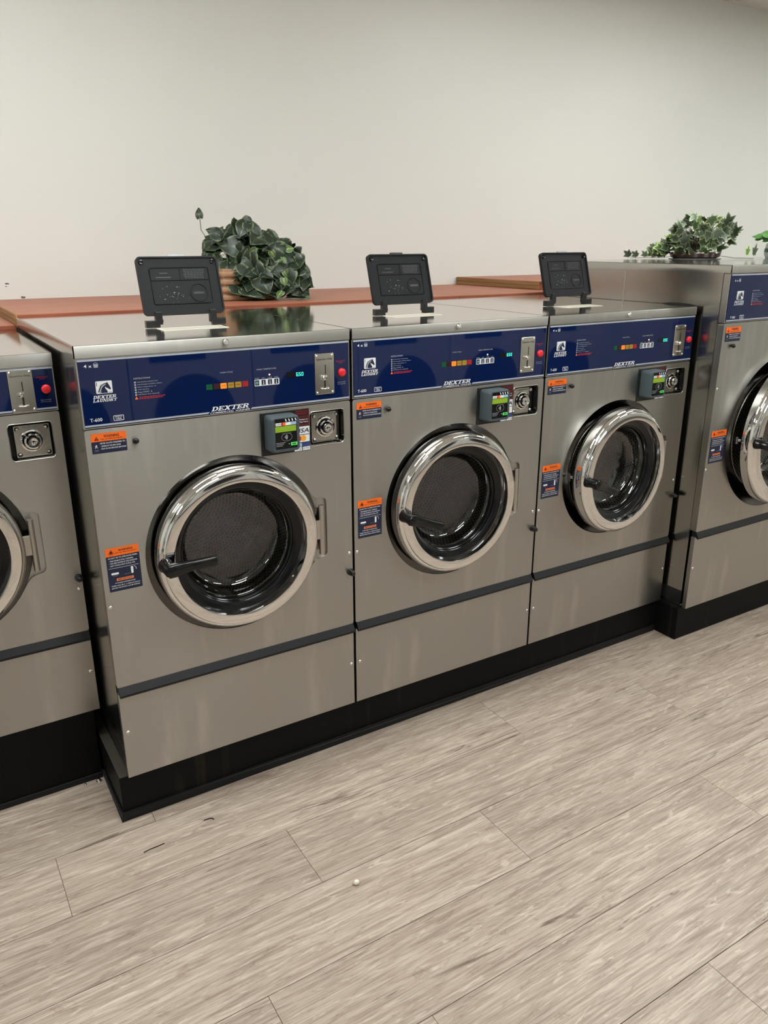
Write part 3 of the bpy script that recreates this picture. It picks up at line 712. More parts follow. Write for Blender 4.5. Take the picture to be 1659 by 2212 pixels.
            for q in band(arc(ux, uz_, r_, r_, 0, 2*PI, 18), arc(ux, uz_, r_*0.9, r_*0.9, 0, 2*PI, 18)): m.poly(q[::-1], y, 4)
            m.poly(circle(ux+0.0006, uz_+0.0036, 0.0011, 8), y, 2)
            for a, b, c, d in ((-0.003, 0.001, 0.003, 0.0018), (-0.0028, -0.0038, 0.0005, 0.0008), (0.0005, -0.0003, 0.003, -0.0036), (-0.0006, -0.0005, 0.001, 0.0028)):
                vx, vz = c-a, d-b; l_ = math.hypot(vx, vz); nx, nz = -vz/l_*0.0007, vx/l_*0.0007
                m.poly([(ux+a-nx, uz_+b-nz), (ux+c-nx, uz_+d-nz), (ux+c+nx, uz_+d+nz), (ux+a+nx, uz_+b+nz)], y-0.0002, 2)
            text(m, 'DANGER', (U(0.07), U(0.19), V(0.17), V(0.205)), y, 5); text(m, 'PELIGRO', (U(0.075), U(0.185), V(0.11), V(0.145)), y, 5)
            return m.mesh('warning_label', [ORANGE, NAVYL, WHITE, BLACKP, mat('dark_red_print', (0.12, 0.005, 0.005, 1)), DIMW])
        obj('warning_label', C('warning_label', f), root)
        zc, zd = S.get('s2', (0.7325, 0.8560))
        def f():
            m = MB(); h = zd-zc; w_ = s1-s0; U = lambda u: s0+u*w_; V = lambda v: zc+v*h
            m.poly(rrect(s0, s1, zc, V(0.815), 0.0015, 2), -0.0006, 1); m.rect(s0, s1, V(0.812), zd, -0.0007, 0); y = -0.001
            text(m, 'WARNING', (U(0.38), U(0.82), V(0.905), V(0.955)), y, 3, 0, 0.02); text(m, 'RISK OF SERIOUS INJURY', (U(0.28), U(0.93), V(0.86), V(0.885)), y, 4, 0, 0.01)
            for q in band([(U(0.08), V(0.865)), (U(0.25), V(0.865)), (U(0.165), V(0.965)), (U(0.08), V(0.865))], [(U(0.10), V(0.873)), (U(0.23), V(0.873)), (U(0.165), V(0.95)), (U(0.10), V(0.873))]): m.poly(q, y, 4)
            m.poly(circle(U(0.165), V(0.90), 0.0038, 12), y-0.0002, 4); text(m, 'DANGER', (U(0.10), U(0.23), V(0.835), V(0.85)), y, 4)
            text(m, 'DO NOT TRY TO OPEN DOOR WHEN:', (U(0.06), U(0.94), V(0.755), V(0.785)), y, 2, 0, 0.012)
            for i, (s_, r_) in enumerate((('- THE DRUM IS STILL TURNING', 0.80), ('- YOU SEE WATER IN THE WINDOW', 0.92), ('- ANY CYCLE LIGHT IS STILL ON', 0.84))):
                text(m, s_, (U(0.07), U(r_), V(0.692-0.055*i), V(0.722-0.055*i)), y, 2, 0, 0.012)
            m.rect(U(0.05), U(0.95), V(0.535), V(0.541), y, 2)
            m.poly(rrect(U(0.10), U(0.33), V(0.388), V(0.434), 0.0026, 4), y, 2)
            m.poly(rrect(U(0.70), U(0.77), V(0.35), V(0.515), 0.0029, 4), y, 2)
            for q in band(arc(U(0.78), V(0.45), 0.0075, 0.008, 1.4, -0.4, 8), arc(U(0.78), V(0.45), 0.0064, 0.0069, 1.4, -0.4, 8)): m.poly(q, y, 2)
            text(m, 'LATCHED', (U(0.15), U(0.28), V(0.352), V(0.367)), y, 5); text(m, 'UNLATCHED', (U(0.50), U(0.67), V(0.352), V(0.367)), y, 5)
            m.poly(rrect(U(0.24), U(0.76), V(0.235), V(0.295), 0.001, 2), y, 6); text(m, 'IMPORTANT', (U(0.28), U(0.72), V(0.25), V(0.283)), y-0.0003, 4, 0, 0.02)
            text(m, 'IF POWER IS INTERRUPTED', (U(0.19), U(0.80), V(0.175), V(0.202)), y, 2, 0, 0.012); text(m, 'THERE WILL BE A 1-3 MINUTE DELAY', (U(0.06), U(0.94), V(0.118), V(0.145)), y, 2, 0, 0.012); text(m, 'BEFORE THE DOOR CAN BE OPENED', (U(0.07), U(0.93), V(0.066), V(0.093)), y, 2, 0, 0.012)
            return m.mesh('warning_label', [ORANGE, NAVYL, WHITE, BLACKP, mat('dark_red_print'), DIMW, mat('pale_orange', (0.85, 0.22, 0.08, 1))])
        obj('warning_label', C('warning_label2', f), root)
    # bumpers and screws on the front
    def f():
        m = MB(); m.lathe([(0, -0.0155), (0.004, -0.0148), (0.0072, -0.0115), (0.0082, -0.008), (0.0072, -0.004), (0.0045, 0)], 0, 0, 20); return m.mesh('ball_bumper', BLACKG, 50)
    if S.get('stickers', True):
        bx_, bz_ = S.get('ball', (0.1215, 1.1340)); obj('ball_bumper', cached('ball_bumper', f), root, (bx_, 0, bz_))
    def f():
        m = MB(); m.lathe([(0, -0.024), (0.006, -0.0235), (0.0075, -0.021), (0.0115, -0.004), (0.0115, 0)], 0, 0, 22); return m.mesh('cone_bumper', RUBBER, 40)
    obj('cone_bumper', cached('cone_bumper', f), root, (W-0.0090, 0, S.get('cone', 0.6270)))
    def f():
        m = MB(); m.lathe([(0, -0.001), (0.0015, -0.0012), (0.0018, -0.0028), (0.003, -0.0026), (0.0052, -0.0008), (0.0058, 0.0)], 0, 0, 14); return m.mesh('screw', CHROME, 40)
    for sx, sz in S.get('screws', ((0.0100, 0.6890), (PW-0.0105, 0.6910), (0.0145, 0.2965), (PW-0.0100, 0.2965))):
        obj('screw', cached('screw', f), root, (sx, 0, sz))
    # --- drum behind the door
    def f():
        m = MB(); r0 = 0.202*k; rd = 0.262*k
        m.lathe([(r0, 0.025), (r0+0.002, 0.022), (r0+0.003, 0.025)], cx, cz, 64, 1)
        m.lathe([(r0, 0.025), (r0-0.002, 0.030), (r0-0.002, 0.042), (r0+0.003, 0.056)], cx, cz, 64, 1)
        m.lathe([(r0+0.003, 0.056), (rd-0.01, 0.062), (rd, 0.075), (rd, 0.40), (rd-0.03, 0.44), (0.06, 0.455), (0.002, 0.455)], cx, cz, 64, 0, uv=True)
        for j in range(3):     # lifters
            a = 2*PI*j/3+0.55
            o = len(m.v); ca, sa = math.cos(a), math.sin(a)
            for yy in (0.08, 0.41):
                for rr, tt in ((rd, -0.05), (rd-0.05*k, -0.014), (rd-0.05*k, 0.014), (rd, 0.05)):
                    m.v.append((cx+rr*ca-tt*sa, yy, cz+rr*sa+tt*ca))
            for q in ((0, 1, 5, 4), (1, 2, 6, 5), (2, 3, 7, 6), (3, 2, 1, 0)): m.f.append(tuple(o+i for i in q)); m.mi.append(2)
        return m.mesh('drum', [DRUM, HINGE, mat('lifter_steel', (0.6, 0.57, 0.5, 1), 0.7, 0.35)], 30)
    obj('drum', C('drum', f), root)
    # --- hinge (fixed half) on the right of the recess
    hx, hy = cx+0.262*k, -0.016
    def f():
        m = MB()
        zs = [-0.080, -0.0375, -0.0365, 0.0335, 0.0345, 0.076]
        for a, b, r_ in ((0, 1, 0.0082), (1, 2, 0.0088), (2, 3, 0.0082), (3, 4, 0.0088), (4, 5, 0.0082)):
            m.tube([(hx, hy, cz+k*zs[a]), (hx, hy, cz+k*zs[b])], r_, 16)
        m.box(hx-0.004, hx+0.003, hy, 0.022, cz-0.070*k, cz+0.066*k)
        return m.mesh('hinge', HINGE, 40)
    obj('hinge', C('hinge', f), root)
    # --- door: origin on the hinge pin, swings about z
    ddx, ddz = cx-hx, 0.0
    door = None
    def f():
        m = MB(); ps = [(0.2300, 0.0085), (0.2365, 0.0070), (0.2390, 0.0020), (0.2395, -0.0260), (0.2380, -0.0360), (0.2352, -0.0420), (0.2320, -0.0455), (0.2290, -0.0468), (0.2268, -0.0478), (0.2256, -0.0500), (0.2240, -0.0520), (0.2222, -0.0527), (0.2190, -0.0530), (0.2010, -0.0537), (0.1985, -0.0536), (0.1966, -0.0526), (0.1955, -0.0490), (0.1938, -0.0400), (0.1925, -0.0320), (0.1915, -0.0240)]
        m.lathe([(r*k, y-hy) for r, y in ps], ddx, 0, 96); return m.mesh('door', CHROME, 28)
    door = obj('door', C('door', f), root, (hx, hy, cz), (0, 0, door_angle))
    def f():
        m = MB(); ps = [(0.1916, -0.0245), (0.1880, -0.0235), (0.1800, -0.0215), (0.1730, -0.0195), (0.1690, -0.0160), (0.1675, -0.0110), (0.1655, -0.0095), (0.1630, -0.0095), (0.1612, -0.0060), (0.1600, 0.0000), (0.1598, 0.0060), (0.1600, 0.0120), (0.1980, 0.0120), (0.2300, 0.0090)]
        m.lathe([(r*k, y-hy) for r, y in ps], ddx, 0, 80); return m.mesh('door_gasket', BLACKG, 30)
    obj('door_gasket', C('door_gasket', f), door)
    def f():
        m = MB(); ps = [(0.1605, 0.0020), (0.1575, 0.0040), (0.1530, 0.0200), (0.1480, 0.0400), (0.1420, 0.0480), (0.1330, 0.0530), (0.1200, 0.0550), (0.0700, 0.0575), (0.0004, 0.0585)]
        m.lathe([(r*k, y-hy) for r, y in ps[::-1]], ddx, 0, 72); return m.mesh('door_glass', GLASS, 60)
    obj('door_glass', C('door_glass', f), door)
    def f():   # strap from the pin to the ring
        m = MB(); m.box(-0.045*k, 0.0, -0.004, 0.004, -0.03*k, 0.03*k); return m.mesh('hinge_strap', HINGE, bevel=0.001)
    obj('hinge_strap', C('hinge_strap', f), door)
    # handle: post out of the door face, then a tapering lever
    hxx = ddx-0.2215*k; hyy = -0.050-hy
    def f():
        m = MB(); m.lathe([(0.0, -0.058), (0.008, -0.0575), (0.0150, -0.055), (0.0178, -0.049), (0.0178, -0.020), (0.0190, -0.012), (0.0210, -0.004), (0.0210, 0.002)], 0, 0, 24)
        sec = []
        L_ = 0.128
        stations = [(-0.012, 0.0100, 0.0090), (-0.006, 0.0195, 0.0140), (0.012, 0.0200, 0.0140), (0.035, 0.0172, 0.0120), (0.065, 0.0148, 0.0105), (0.095, 0.0146, 0.0098), (0.117, 0.0150, 0.0095), (0.126, 0.0132, 0.0082), (L_, 0.0085, 0.0050)]
        n = 12; o = len(m.v)
        for x, rz, ry in stations:
            for i in range(n):
                a = 2*PI*i/n
                ca, sa = math.cos(a), math.sin(a)
                ca = math.copysign(abs(ca)**0.7, ca); sa = math.copysign(abs(sa)**0.7, sa)
                m.v.append((x, -0.043+0.004*math.sin(max(0, x)/L_*PI)+ry*ca, rz*sa))
        for j in range(len(stations)-1):
            for i in range(n): m.f.append((o+j*n+i, o+j*n+(i+1) % n, o+(j+1)*n+(i+1) % n, o+(j+1)*n+i)); m.mi.append(0)
        m.f.append(tuple(o+(len(stations)-1)*n+i for i in range(n))); m.mi.append(0)
        me = m.mesh('handle', BLACKG, 45)
        bm = bmesh.new(); bm.from_mesh(me); bmesh.ops.recalc_face_normals(bm, faces=bm.faces); bm.to_mesh(me); bm.free()
        return me
    obj('handle', cached('handle', f), door, (hxx, hyy, 0.0), (0, -handle_angle, 0))
    def f():   # latch bolt on the back of the ring
        m = MB(); m.lathe([(0, 0.032), (0.006, 0.031), (0.007, 0.028), (0.007, 0.0)], 0, 0, 14)
        m.box(-0.010, -0.006, 0.010, 0.026, -0.014, 0.014)
        return m.mesh('latch', CHROME, 40)
    obj('latch', cached('latch', f), door, (ddx-0.2215*k, 0.012-hy, 0))
    # --- lid with the dispenser opening
    ow = (0.288, 0.470, 0.215, 0.282) if flap else None
    def f():
        m = MB(); x0, x1, y0, y1 = -0.001, W+0.001, -0.003, D
        xs = [x0, ow[0], ow[1], x1] if ow else [x0, x1]; ys = [y0, ow[2], ow[3], y1] if ow else [y0, y1]
        vi = {}; vs = []
        for i, x in enumerate(xs):
            for j, y in enumerate(ys): vi[i, j] = len(vs); vs.append((x, y, lt))
        fs = [(vi[i, j], vi[i+1, j], vi[i+1, j+1], vi[i, j+1]) for i in range(len(xs)-1) for j in range(len(ys)-1) if not (ow and i == 1 and j == 1)]
        m.add(vs, fs)
        # rolled edge and skirts
        e = 0.003
        def skirt(p, q, nx, ny, mi):
            z1, z0 = lt, lb
            a = [(p[0], p[1], z1), (q[0], q[1], z1)]; b = [(p[0]+nx*e*0.7, p[1]+ny*e*0.7, z1-e*0.3), (q[0]+nx*e*0.7, q[1]+ny*e*0.7, z1-e*0.3)]
            c = [(p[0]+nx*e, p[1]+ny*e, z1-e), (q[0]+nx*e, q[1]+ny*e, z1-e)]; d = [(p[0]+nx*e, p[1]+ny*e, z0), (q[0]+nx*e, q[1]+ny*e, z0)]
            f_ = [(p[0]-nx*0.01, p[1]-ny*0.01, z0), (q[0]-nx*0.01, q[1]-ny*0.01, z0)]
            vv = a+b+c+d+f_
            m.add(vv, [(0, 2, 3, 1), (2, 4, 5, 3), (4, 6, 7, 5), (6, 8, 9, 7)], mi)
        skirt((x0+0.001, y0+e), (x1-0.001, y0+e), 0, -1, 1)
        skirt((x0+e*0.5, y1), (x0+e*0.5, y0+e), -1, 0, 2)
        skirt((x1-e*0.5, y0+e), (x1-e*0.5, y1), 1, 0, 2)
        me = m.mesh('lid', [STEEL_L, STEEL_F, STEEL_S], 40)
        return me
    lid = obj('lid', C('lid', f), root)
    def f():
        m = MB(); m.lathe([(0, -0.0105), (0.003, -0.0105), (0.0035, -0.0095), (0.006, -0.0095), (0.0075, -0.008), (0.0088, -0.004), (0.0098, 0.0)], 0, 0, 22); return m.mesh('lid_lock', CHROME, 35)
    obj('lid_lock', cached('lid_lock', f), lid, (S.get('keyx', 0.379), -0.0028, (lt+lb)/2+0.0015))
    if flap:
        def f():
            m = MB(); a, b, c, d = ow; z = lt
            o_ = [(a-0.004, c-0.002), (b+0.004, c-0.002), (b+0.004, d+0.006), (a-0.004, d+0.006)]; i_ = [(a+0.002, c+0.001), (b-0.002, c+0.001), (b-0.002, d-0.001), (a+0.002, d-0.001)]
            n = 4
            vs = [(p[0], p[1], z+0.0002) for p in o_]+[(p[0], p[1], z+0.0012) for p in o_]+[(p[0], p[1], z+0.0012) for p in i_]+[(p[0], p[1], z-0.06) for p in i_]
            fs = []
            for L0 in (0, 4, 8):
                for i in range(4): j = (i+1) % 4; fs.append((L0+i, L0+j, L0+4+j, L0+4+i))
            fs.append((12, 13, 14, 15)); m.add(vs, fs)
            m.box(a+0.06, a+0.063, c+0.004, d-0.004, z-0.06, z-0.008); m.box(a+0.12, a+0.123, c+0.004, d-0.004, z-0.06, z-0.008)
            return m.mesh('dispenser_tray', CREAM)
        obj('dispenser_tray', C('dispenser_tray', f), root)
        # flap plate stands open: origin at its hinge line
        fl = 0.166; fw = 0.240
        def f():
            m = MB(); m.prism(rrect(-fw/2, fw/2, 0.0, fl, 0.013, 5), 0.0, 0.009)
            o_ = rrect(-fw/2, fw/2, 0.0, fl, 0.013, 5); i_ = rrect(-fw/2+0.0045, fw/2-0.0045, 0.0045, fl-0.0045, 0.011, 5); n = len(o_)
            m.add([(a, -0.004, b) for a, b in o_]+[(a, -0.004, b) for a, b in i_]+[(a, 0.0, b) for a, b in i_]+[(a, 0.0, b) for a, b in o_],
                  [(i, (i+1) % n, (i+1) % n+n, i+n) for i in range(n)]+[(i+n, (i+1) % n+n, (i+1) % n+2*n, i+2*n) for i in range(n)]+[((i+1) % n, i, i+3*n, (i+1) % n+3*n) for i in range(n)])
            return m.mesh('dispenser_flap', FLAP)
        fpx = obj('dispenser_flap', C('flap', f), root, (0.378, 0.303, lt+0.036), (math.radians(-17), 0, 0))
        def f():
            m = MB()
            x0, x1, z0, z1 = -0.086, 0.088, 0.030, 0.134
            def frame(lp, r_=0.0011):
                m.tube([(a, -0.0004, b) for a, b in lp+lp[:1]], r_, 6, cap=False)
            frame(rrect(x0, x1, z0, z1, 0.005, 3), 0.0014); frame(circle(0.050, 0.060, 0.0255, 28), 0.0012)
            m.tube([(x0, -0.0004, 0.098), (x1, -0.0004, 0.098)], 0.0012, 6); m.tube([(0.002, -0.0004, 0.098), (0.002, -0.0004, z1)], 0.0012, 6)
            return m.mesh('moulded_ribs', FLAP, 60)
        obj('moulded_ribs', C('ribs', f), fpx)
        def f():
            m = MB(); rr = random.Random(3)
            for i in range(6):
                z = 0.128-0.0048*i; x = 0.012+0.004*rr.random()
                while x < 0.070: l_ = rr.uniform(0.004, 0.010); m.rect(x, x+l_, z-0.0014, z+0.0014, -0.0006); x += l_+0.0015
            return m.mesh('moulded_print', FLAPD)
        obj('moulded_print', C('mprint', f), fpx)
        for j, (a, b, c, d) in enumerate(((-0.058, -0.034, 0.117, 0.1205), (-0.070, -0.026, 0.105, 0.1085), (0.034, 0.066, 0.057, 0.064))):
            def f():
                return MB().rect(a, b, c, d, -0.0006).mesh('moulded_print', FLAPD)
            obj('moulded_print', C('mprint%d' % j, f), fpx)
        def f():   # chalky detergent residue
            m = MB(); rr = random.Random(5)
            for i in range(26):
                x = rr.gauss(-0.03, 0.022); z = 0.055+rr.gauss(0, 0.010); s = rr.uniform(0.0006, 0.002)
                m.rect(x, x+s*rr.uniform(0.8, 3), z, z+s, -0.0009)
            return m.mesh('residue', GREYT)
        obj('residue', C('residue', f), fpx)['kind'] = 'stuff'
        def f():
            m = MB()
            m.lathe([(0.0, -0.0025), (0.0032, -0.0025), (0.0036, -0.0046), (0.0062, -0.0044), (0.0068, 0.0)], 0, 0, 14)
            return m.mesh('flap_stud', BLACKG, 50)
        for sx in (-1, 1): obj('flap_stud', C('stud', f), fpx, (sx*(fw/2-0.015), 0, fl-0.015))
        def f():
            m = MB(); m.prism([(-0.026, fl-0.002), (0.026, fl-0.002), (0.023, fl+0.007), (-0.023, fl+0.007)], 0.002, 0.009); return m.mesh('latch_tab', tab[1])
        obj('latch_tab', cached(('tab', tab[0]), f), fpx)
        for sx in (-1, 1):
            def f():
                m = MB(); s = sx
                m.box(-0.010, 0.010, -0.004, 0.012, -0.026, 0.010); m.box(min(0, s*0.036)-0.002, max(0, s*0.036)+0.002, -0.004, 0.016, -0.0345, -0.014)
                m.tube([(-0.012, 0.002, -0.016), (0.012, 0.002, -0.016)], 0.0055, 10)
                return m.mesh('flap_hinge', BLACK, bevel=0.0012)
            obj('flap_hinge', cached(('fh', sx), f), root, (0.378+sx*0.081, 0.300, lt+0.036))
    return root

CLEAR = mat('clear_tab', (0.42, 0.44, 0.46, 1), 0.0, 0.3)
S6 = dict(W=PW, D=0.918, fb=0.1468, st=0.4438, pb=1.1751, lb=1.3496, lt=1.38, cx=0.376, cz=0.797, k=1.0)
S3 = dict(W=0.740, D=0.676, fb=0.2450, st=0.5170, pb=1.1835, lb=1.3052, lt=1.3382, cx=0.371, cz=0.8205, k=0.965, dx=-0.0125, rz=1.0570,
          red=(0.7150, 1.2435), coin=(1.1880, 1.2990), reader=False, stickers=False, cone=0.690, screws=((0.010, 0.655), (0.728, 0.655), (0.010, 0.381), (0.728, 0.381)))
S9 = dict(W=0.880, D=0.980, fb=0.1486, st=0.4930, pb=1.3259, lb=1.5038, lt=1.5331, cx=0.440, cz=0.862, k=1.245, dx=0.128, seam=0.50,
          brandx=0.445, pdx=0.008, pdz=-0.003, sx=(0.0150, 0.1060), s1=(1.2560, 1.3100), s2=(0.7800, 0.9110), ball=(0.0630, 1.2390), cone=0.62, keyx=0.440,
          screws=((0.0105, 1.079), (0.0100, 0.757), (0.0110, 0.332), (0.869, 0.757), (0.869, 0.332)))
PITCHX = PW+0.008

def build_washers():
    G = 'stainless front-load washers along the wall'
    A = math.radians
    build_washer('washing_machine', 'w6', 'nearest full washer, open black dispenser flap beside the pothos, door handle level', (0, 0, 0), S6, G, 0.0, A(1.5), ('clear', CLEAR))
    build_washer('washing_machine', 'w6', 'middle washer of the matching three, door handle tilted down, black tab on its flap', (PITCHX, 0, 0), S6, G, 0.0, A(-21), ('black', BLACK))
    build_washer('washing_machine', 'w6', 'third matching washer, door slightly ajar, standing against the taller washer', (2*PITCHX, 0, 0), S6, G, A(4.0), A(-24), ('clear', CLEAR))
    build_washer('washing_machine', 'w3', 'smaller set-back washer with short control panel cut by the left edge', (-0.752, 0.2529, 0), S3, G, 0.0, 0.0, detail=False, flap=False)
    build_washer('washing_machine', 'w9', 'taller washer marked 6 x with open door, cut by the right edge', (2.2875, -0.1184, 0), S9, G, A(4.5), A(-3), flap=False, glyph_n='6', model='T-900')
    build_washer('washing_machine', 'w9', 'farthest tall washer, only its steel lid showing under the trailing plants', (2.2875+0.888, -0.1184, 0), S9, G, 0, 0, flap=False, glyph_n='6', model='T-900')

# ------------------------------------------------------------------ room
def floor_mat():
    m = mat('plank_floor', (0.4, 0.34, 0.28, 1), 0.0, 0.42, 0.35); q = NT(m)
    tc = q.n('ShaderNodeTexCoord'); oi = q.n('ShaderNodeObjectInfo')
    off = q.n('ShaderNodeVectorMath', operation='SCALE'); off.inputs[0].default_value = (37.0, 23.0, 11.0); q.l(oi, 'Random', off, 'Scale')
    ad = q.n('ShaderNodeVectorMath', operation='ADD'); q.l(tc, 'Object', ad, 0); q.l(off, 0, ad, 1)
    def nz(scale, detail, dist=0.0, rough=0.55):
        mp = q.n('ShaderNodeMapping'); mp.inputs['Scale'].default_value = scale; q.l(ad, 0, mp, 0)
        n = q.n('ShaderNodeTexNoise', i_Scale=1.0, i_Detail=detail, i_Distortion=dist, i_Roughness=rough); q.l(mp, 0, n, 0); return n
    fine = nz((9, 210, 1), 4, 0.5, 0.65); mid = nz((2.6, 34, 1), 6, 1.6, 0.68); big = nz((1.6, 5, 1), 3, 0.6); knot = nz((4.5, 13, 1), 5, 3.2, 0.7); crack = nz((1.3, 15, 1), 3, 0.9); pat = nz((5.0, 30, 1), 4, 3.0)
    c0 = q.ramp([(0.30, srgb(150, 134, 121)), (0.5, srgb(174, 159, 145)), (0.70, srgb(194, 181, 165))]); q.l(mid, 0, c0, 0)
    def mixc(fac_node, fac_pts, base, col, mode='MULTIPLY'):
        rp = q.ramp([(p, (v, v, v, 1)) for p, v in fac_pts]); q.l(fac_node, 0, rp, 0)
        mx = q.n('ShaderNodeMix', data_type='RGBA', blend_type=mode); q.l(rp, 0, mx, 0); q.l(base, 2 if base.bl_idname == 'ShaderNodeMix' else 0, mx, 6); mx.inputs[7].default_value = col
        return mx
    a = mixc(fine, [(0.40, 0.8), (0.58, 0.0)], c0, (0.66, 0.62, 0.59, 1))
    a = mixc(big, [(0.35, 0.6), (0.62, 0.0)], a, (0.80, 0.77, 0.76, 1))
    a = mixc(knot, [(0.58, 0.0), (0.64, 0.6), (0.70, 0.1), (0.76, 0.6)], a, (0.66, 0.61, 0.57, 1))
    a = mixc(pat, [(0.60, 0.0), (0.68, 0.35)], a, srgb(214, 202, 184), 'MIX')
    a = mixc(crack, [(0.672, 0.0), (0.690, 0.85), (0.704, 0.0)], a, (0.28, 0.24, 0.22, 1))
    # plank to plank tone
    tone = q.n('ShaderNodeMapRange', i_3=0.93, i_4=1.05); q.l(oi, 'Random', tone, 0)
    ml = q.n('ShaderNodeVectorMath', operation='SCALE'); q.l(a, 2, ml, 0); q.l(tone, 0, ml, 'Scale'); q.l(ml, 0, q.b, 'Base Color')
    bp = q.n('ShaderNodeBump', i_Strength=0.12, i_Distance=0.0008); q.l(fine, 0, bp, 'Height'); q.l(bp, 0, q.b, 'Normal')
    return m

def wall_mat(name, col, rough=0.42, spec=0.45):
    m = mat(name, col, 0.0, rough, spec); q = NT(m)
    tc = q.n('ShaderNodeTexCoord')
    n1 = q.n('ShaderNodeTexNoise', i_Scale=26.0, i_Detail=4.0, i_Distortion=0.6); q.l(tc, 'Object', n1, 0)
    n2 = q.n('ShaderNodeTexNoise', i_Scale=5.0, i_Detail=3.0); q.l(tc, 'Object', n2, 0)
    mu = q.n('ShaderNodeMath', operation='MULTIPLY'); q.l(n1, 0, mu, 0); q.l(n2, 0, mu, 1)
    bp = q.n('ShaderNodeBump', i_Strength=0.22, i_Distance=0.004); q.l(mu, 0, bp, 'Height'); q.l(bp, 0, q.b, 'Normal')
    return m

X0, X1, Y0 = -4.2, 7.4, -4.4
def build_room():
    FL = floor_mat()
    sub = MB().box(X0, X1, Y0, WALL_Y, -0.06, -0.0040).mesh('floor', mat('floor_joint', (0.09, 0.075, 0.06, 1), 0, 0.7))
    fl = struct(obj('floor', sub))
    PWD, PL = 0.2318, 1.4865
    def plank_mesh():
        m = MB(); g = 0.0005
        return m.box(-PL/2+g, PL/2-g, -PWD/2+g, PWD/2-g, -0.004, 0.0).mesh('plank', FL, bevel=0.0006, bseg=1)
    pm = plank_mesh()
    # joint phase of each row, measured: row top edge y -> one joint x
    phase = {1: 0.053, 0: -0.226, -1: 0.365, -2: 0.893, -3: 0.106, -4: 0.395, -5: 1.026}
    rnd = random.Random(11)
    for r_ in range(2, -19, -1):
        ytop = -0.040+0.2325*r_
        if ytop > WALL_Y or ytop-0.24 < Y0: continue
        p0 = phase.get(r_, rnd.uniform(0, PL))
        n0 = math.floor((X0-p0)/PL)
        for j in range(n0, n0+10):
            xa = p0+j*PL
            if xa > X1-0.2 or xa+PL < X0+0.2: continue
            if ytop < -2.6 and not (-2.0 < xa < 5): continue
            obj('plank', pm, fl, (xa+PL/2, ytop-0.11625, 0.0))
    WM = wall_mat('painted_wall', (0.735, 0.728, 0.683, 1))
    wb = struct(obj('wall_back', MB().box(X0, X1, WALL_Y, WALL_Y+0.1, 0, CEIL+0.1).mesh('wall_back', WM)))
    struct(obj('wall_left', MB().box(X0-0.1, X0, Y0, WALL_Y, 0, CEIL+0.1).mesh('wall_left', WM)))
    struct(obj('wall_right', MB().box(X1, X1+0.1, Y0, WALL_Y, 0, CEIL+0.1).mesh('wall_right', WM)))
    struct(obj('wall_front', MB().box(X0, X1, Y0-0.1, Y0, 0, CEIL+0.1).mesh('wall_front', WM)))
    SCF = mat('wall_scuff', (0.12, 0.11, 0.10, 1), 0, 0.8)
    for sx, sz, sw in ((0.085, 1.452, 0.012), (0.080, 1.441, 0.006), (0.140, 1.394, 0.016)):
        pts = [(sx+sw*math.cos(a)*rnd.uniform(0.5, 1), sz+0.4*sw*math.sin(a)*rnd.uniform(0.5, 1)) for a in [2*PI*i/9 for i in range(9)]]
        obj('scuff', MB().poly(pts, WALL_Y-0.0006).mesh('scuff', SCF), wb)
    # ceiling: grid, tiles, lamps
    CT = mat('ceiling_tile', (0.76, 0.74, 0.69, 1), 0, 0.8, 0.2); CG = mat('ceiling_grid', (0.72, 0.69, 0.63, 1), 0, 0.5)
    ce = struct(obj('ceiling', MB().box(X0, X1, Y0, WALL_Y, CEIL+0.06, CEIL+0.12).mesh('ceiling', CT)))
    tx, ty = 1.2, 0.6
    gx = [X0+0.9+tx*i for i in range(0, 11) if X0+0.9+tx*i < X1]
    gy = [WALL_Y-0.2-ty*i for i in range(0, 12) if WALL_Y-0.2-ty*i > Y0]
    def bar(ax):
        m = MB()
        if ax == 'x': m.box(X0, X1, -0.012, 0.012, 0, 0.012)
        else: m.box(-0.012, 0.012, Y0, WALL_Y, 0, 0.012)
        return m.mesh('grid_bar', CG)
    bx, by = bar('x'), bar('y')
    for y in gy: obj('grid_bar', bx, ce, (0, y, CEIL))
    for x in gx: obj('grid_bar', by, ce, (x, 0, CEIL-0.0004))
    obj('wall_angle', MB().box(X0, X1, WALL_Y-0.022, WALL_Y, CEIL-0.002, CEIL+0.012).mesh('wall_angle', CG), ce)
    cells = {}
    tm = {}
    ex = [X0]+gx+[X1]; ey = [WALL_Y]+gy+[Y0]
    lampcells = []
    for i in range(len(ex)-1):
        for j in range(len(ey)-1):
            cx_, cy_ = (ex[i]+ex[i+1])/2, (ey[j]+ey[j+1])/2; wx, wy = ex[i+1]-ex[i], ey[j]-ey[j+1]
            lit = any(abs(cx_-a) < 0.3 and abs(cy_-b) < 0.31 for a, b in LAMPS)
            if lit: lampcells.append((cx_, cy_, wx, wy)); continue
            key = (round(wx, 3), round(wy, 3))
            if key not in tm:
                tm[key] = MB().box(-wx/2+0.004, wx/2-0.004, -wy/2+0.004, wy/2-0.004, 0.008, 0.022).mesh('ceiling_tile', CT)
            obj('ceiling_tile', tm[key], ce, (cx_, cy_, CEIL))
    EM = mat('lamp_diffuser', (0.9, 0.9, 0.9, 1), 0, 0.5, emit=(0.97, 1.01, 1.0, 1), estr=LAMP_POWER)
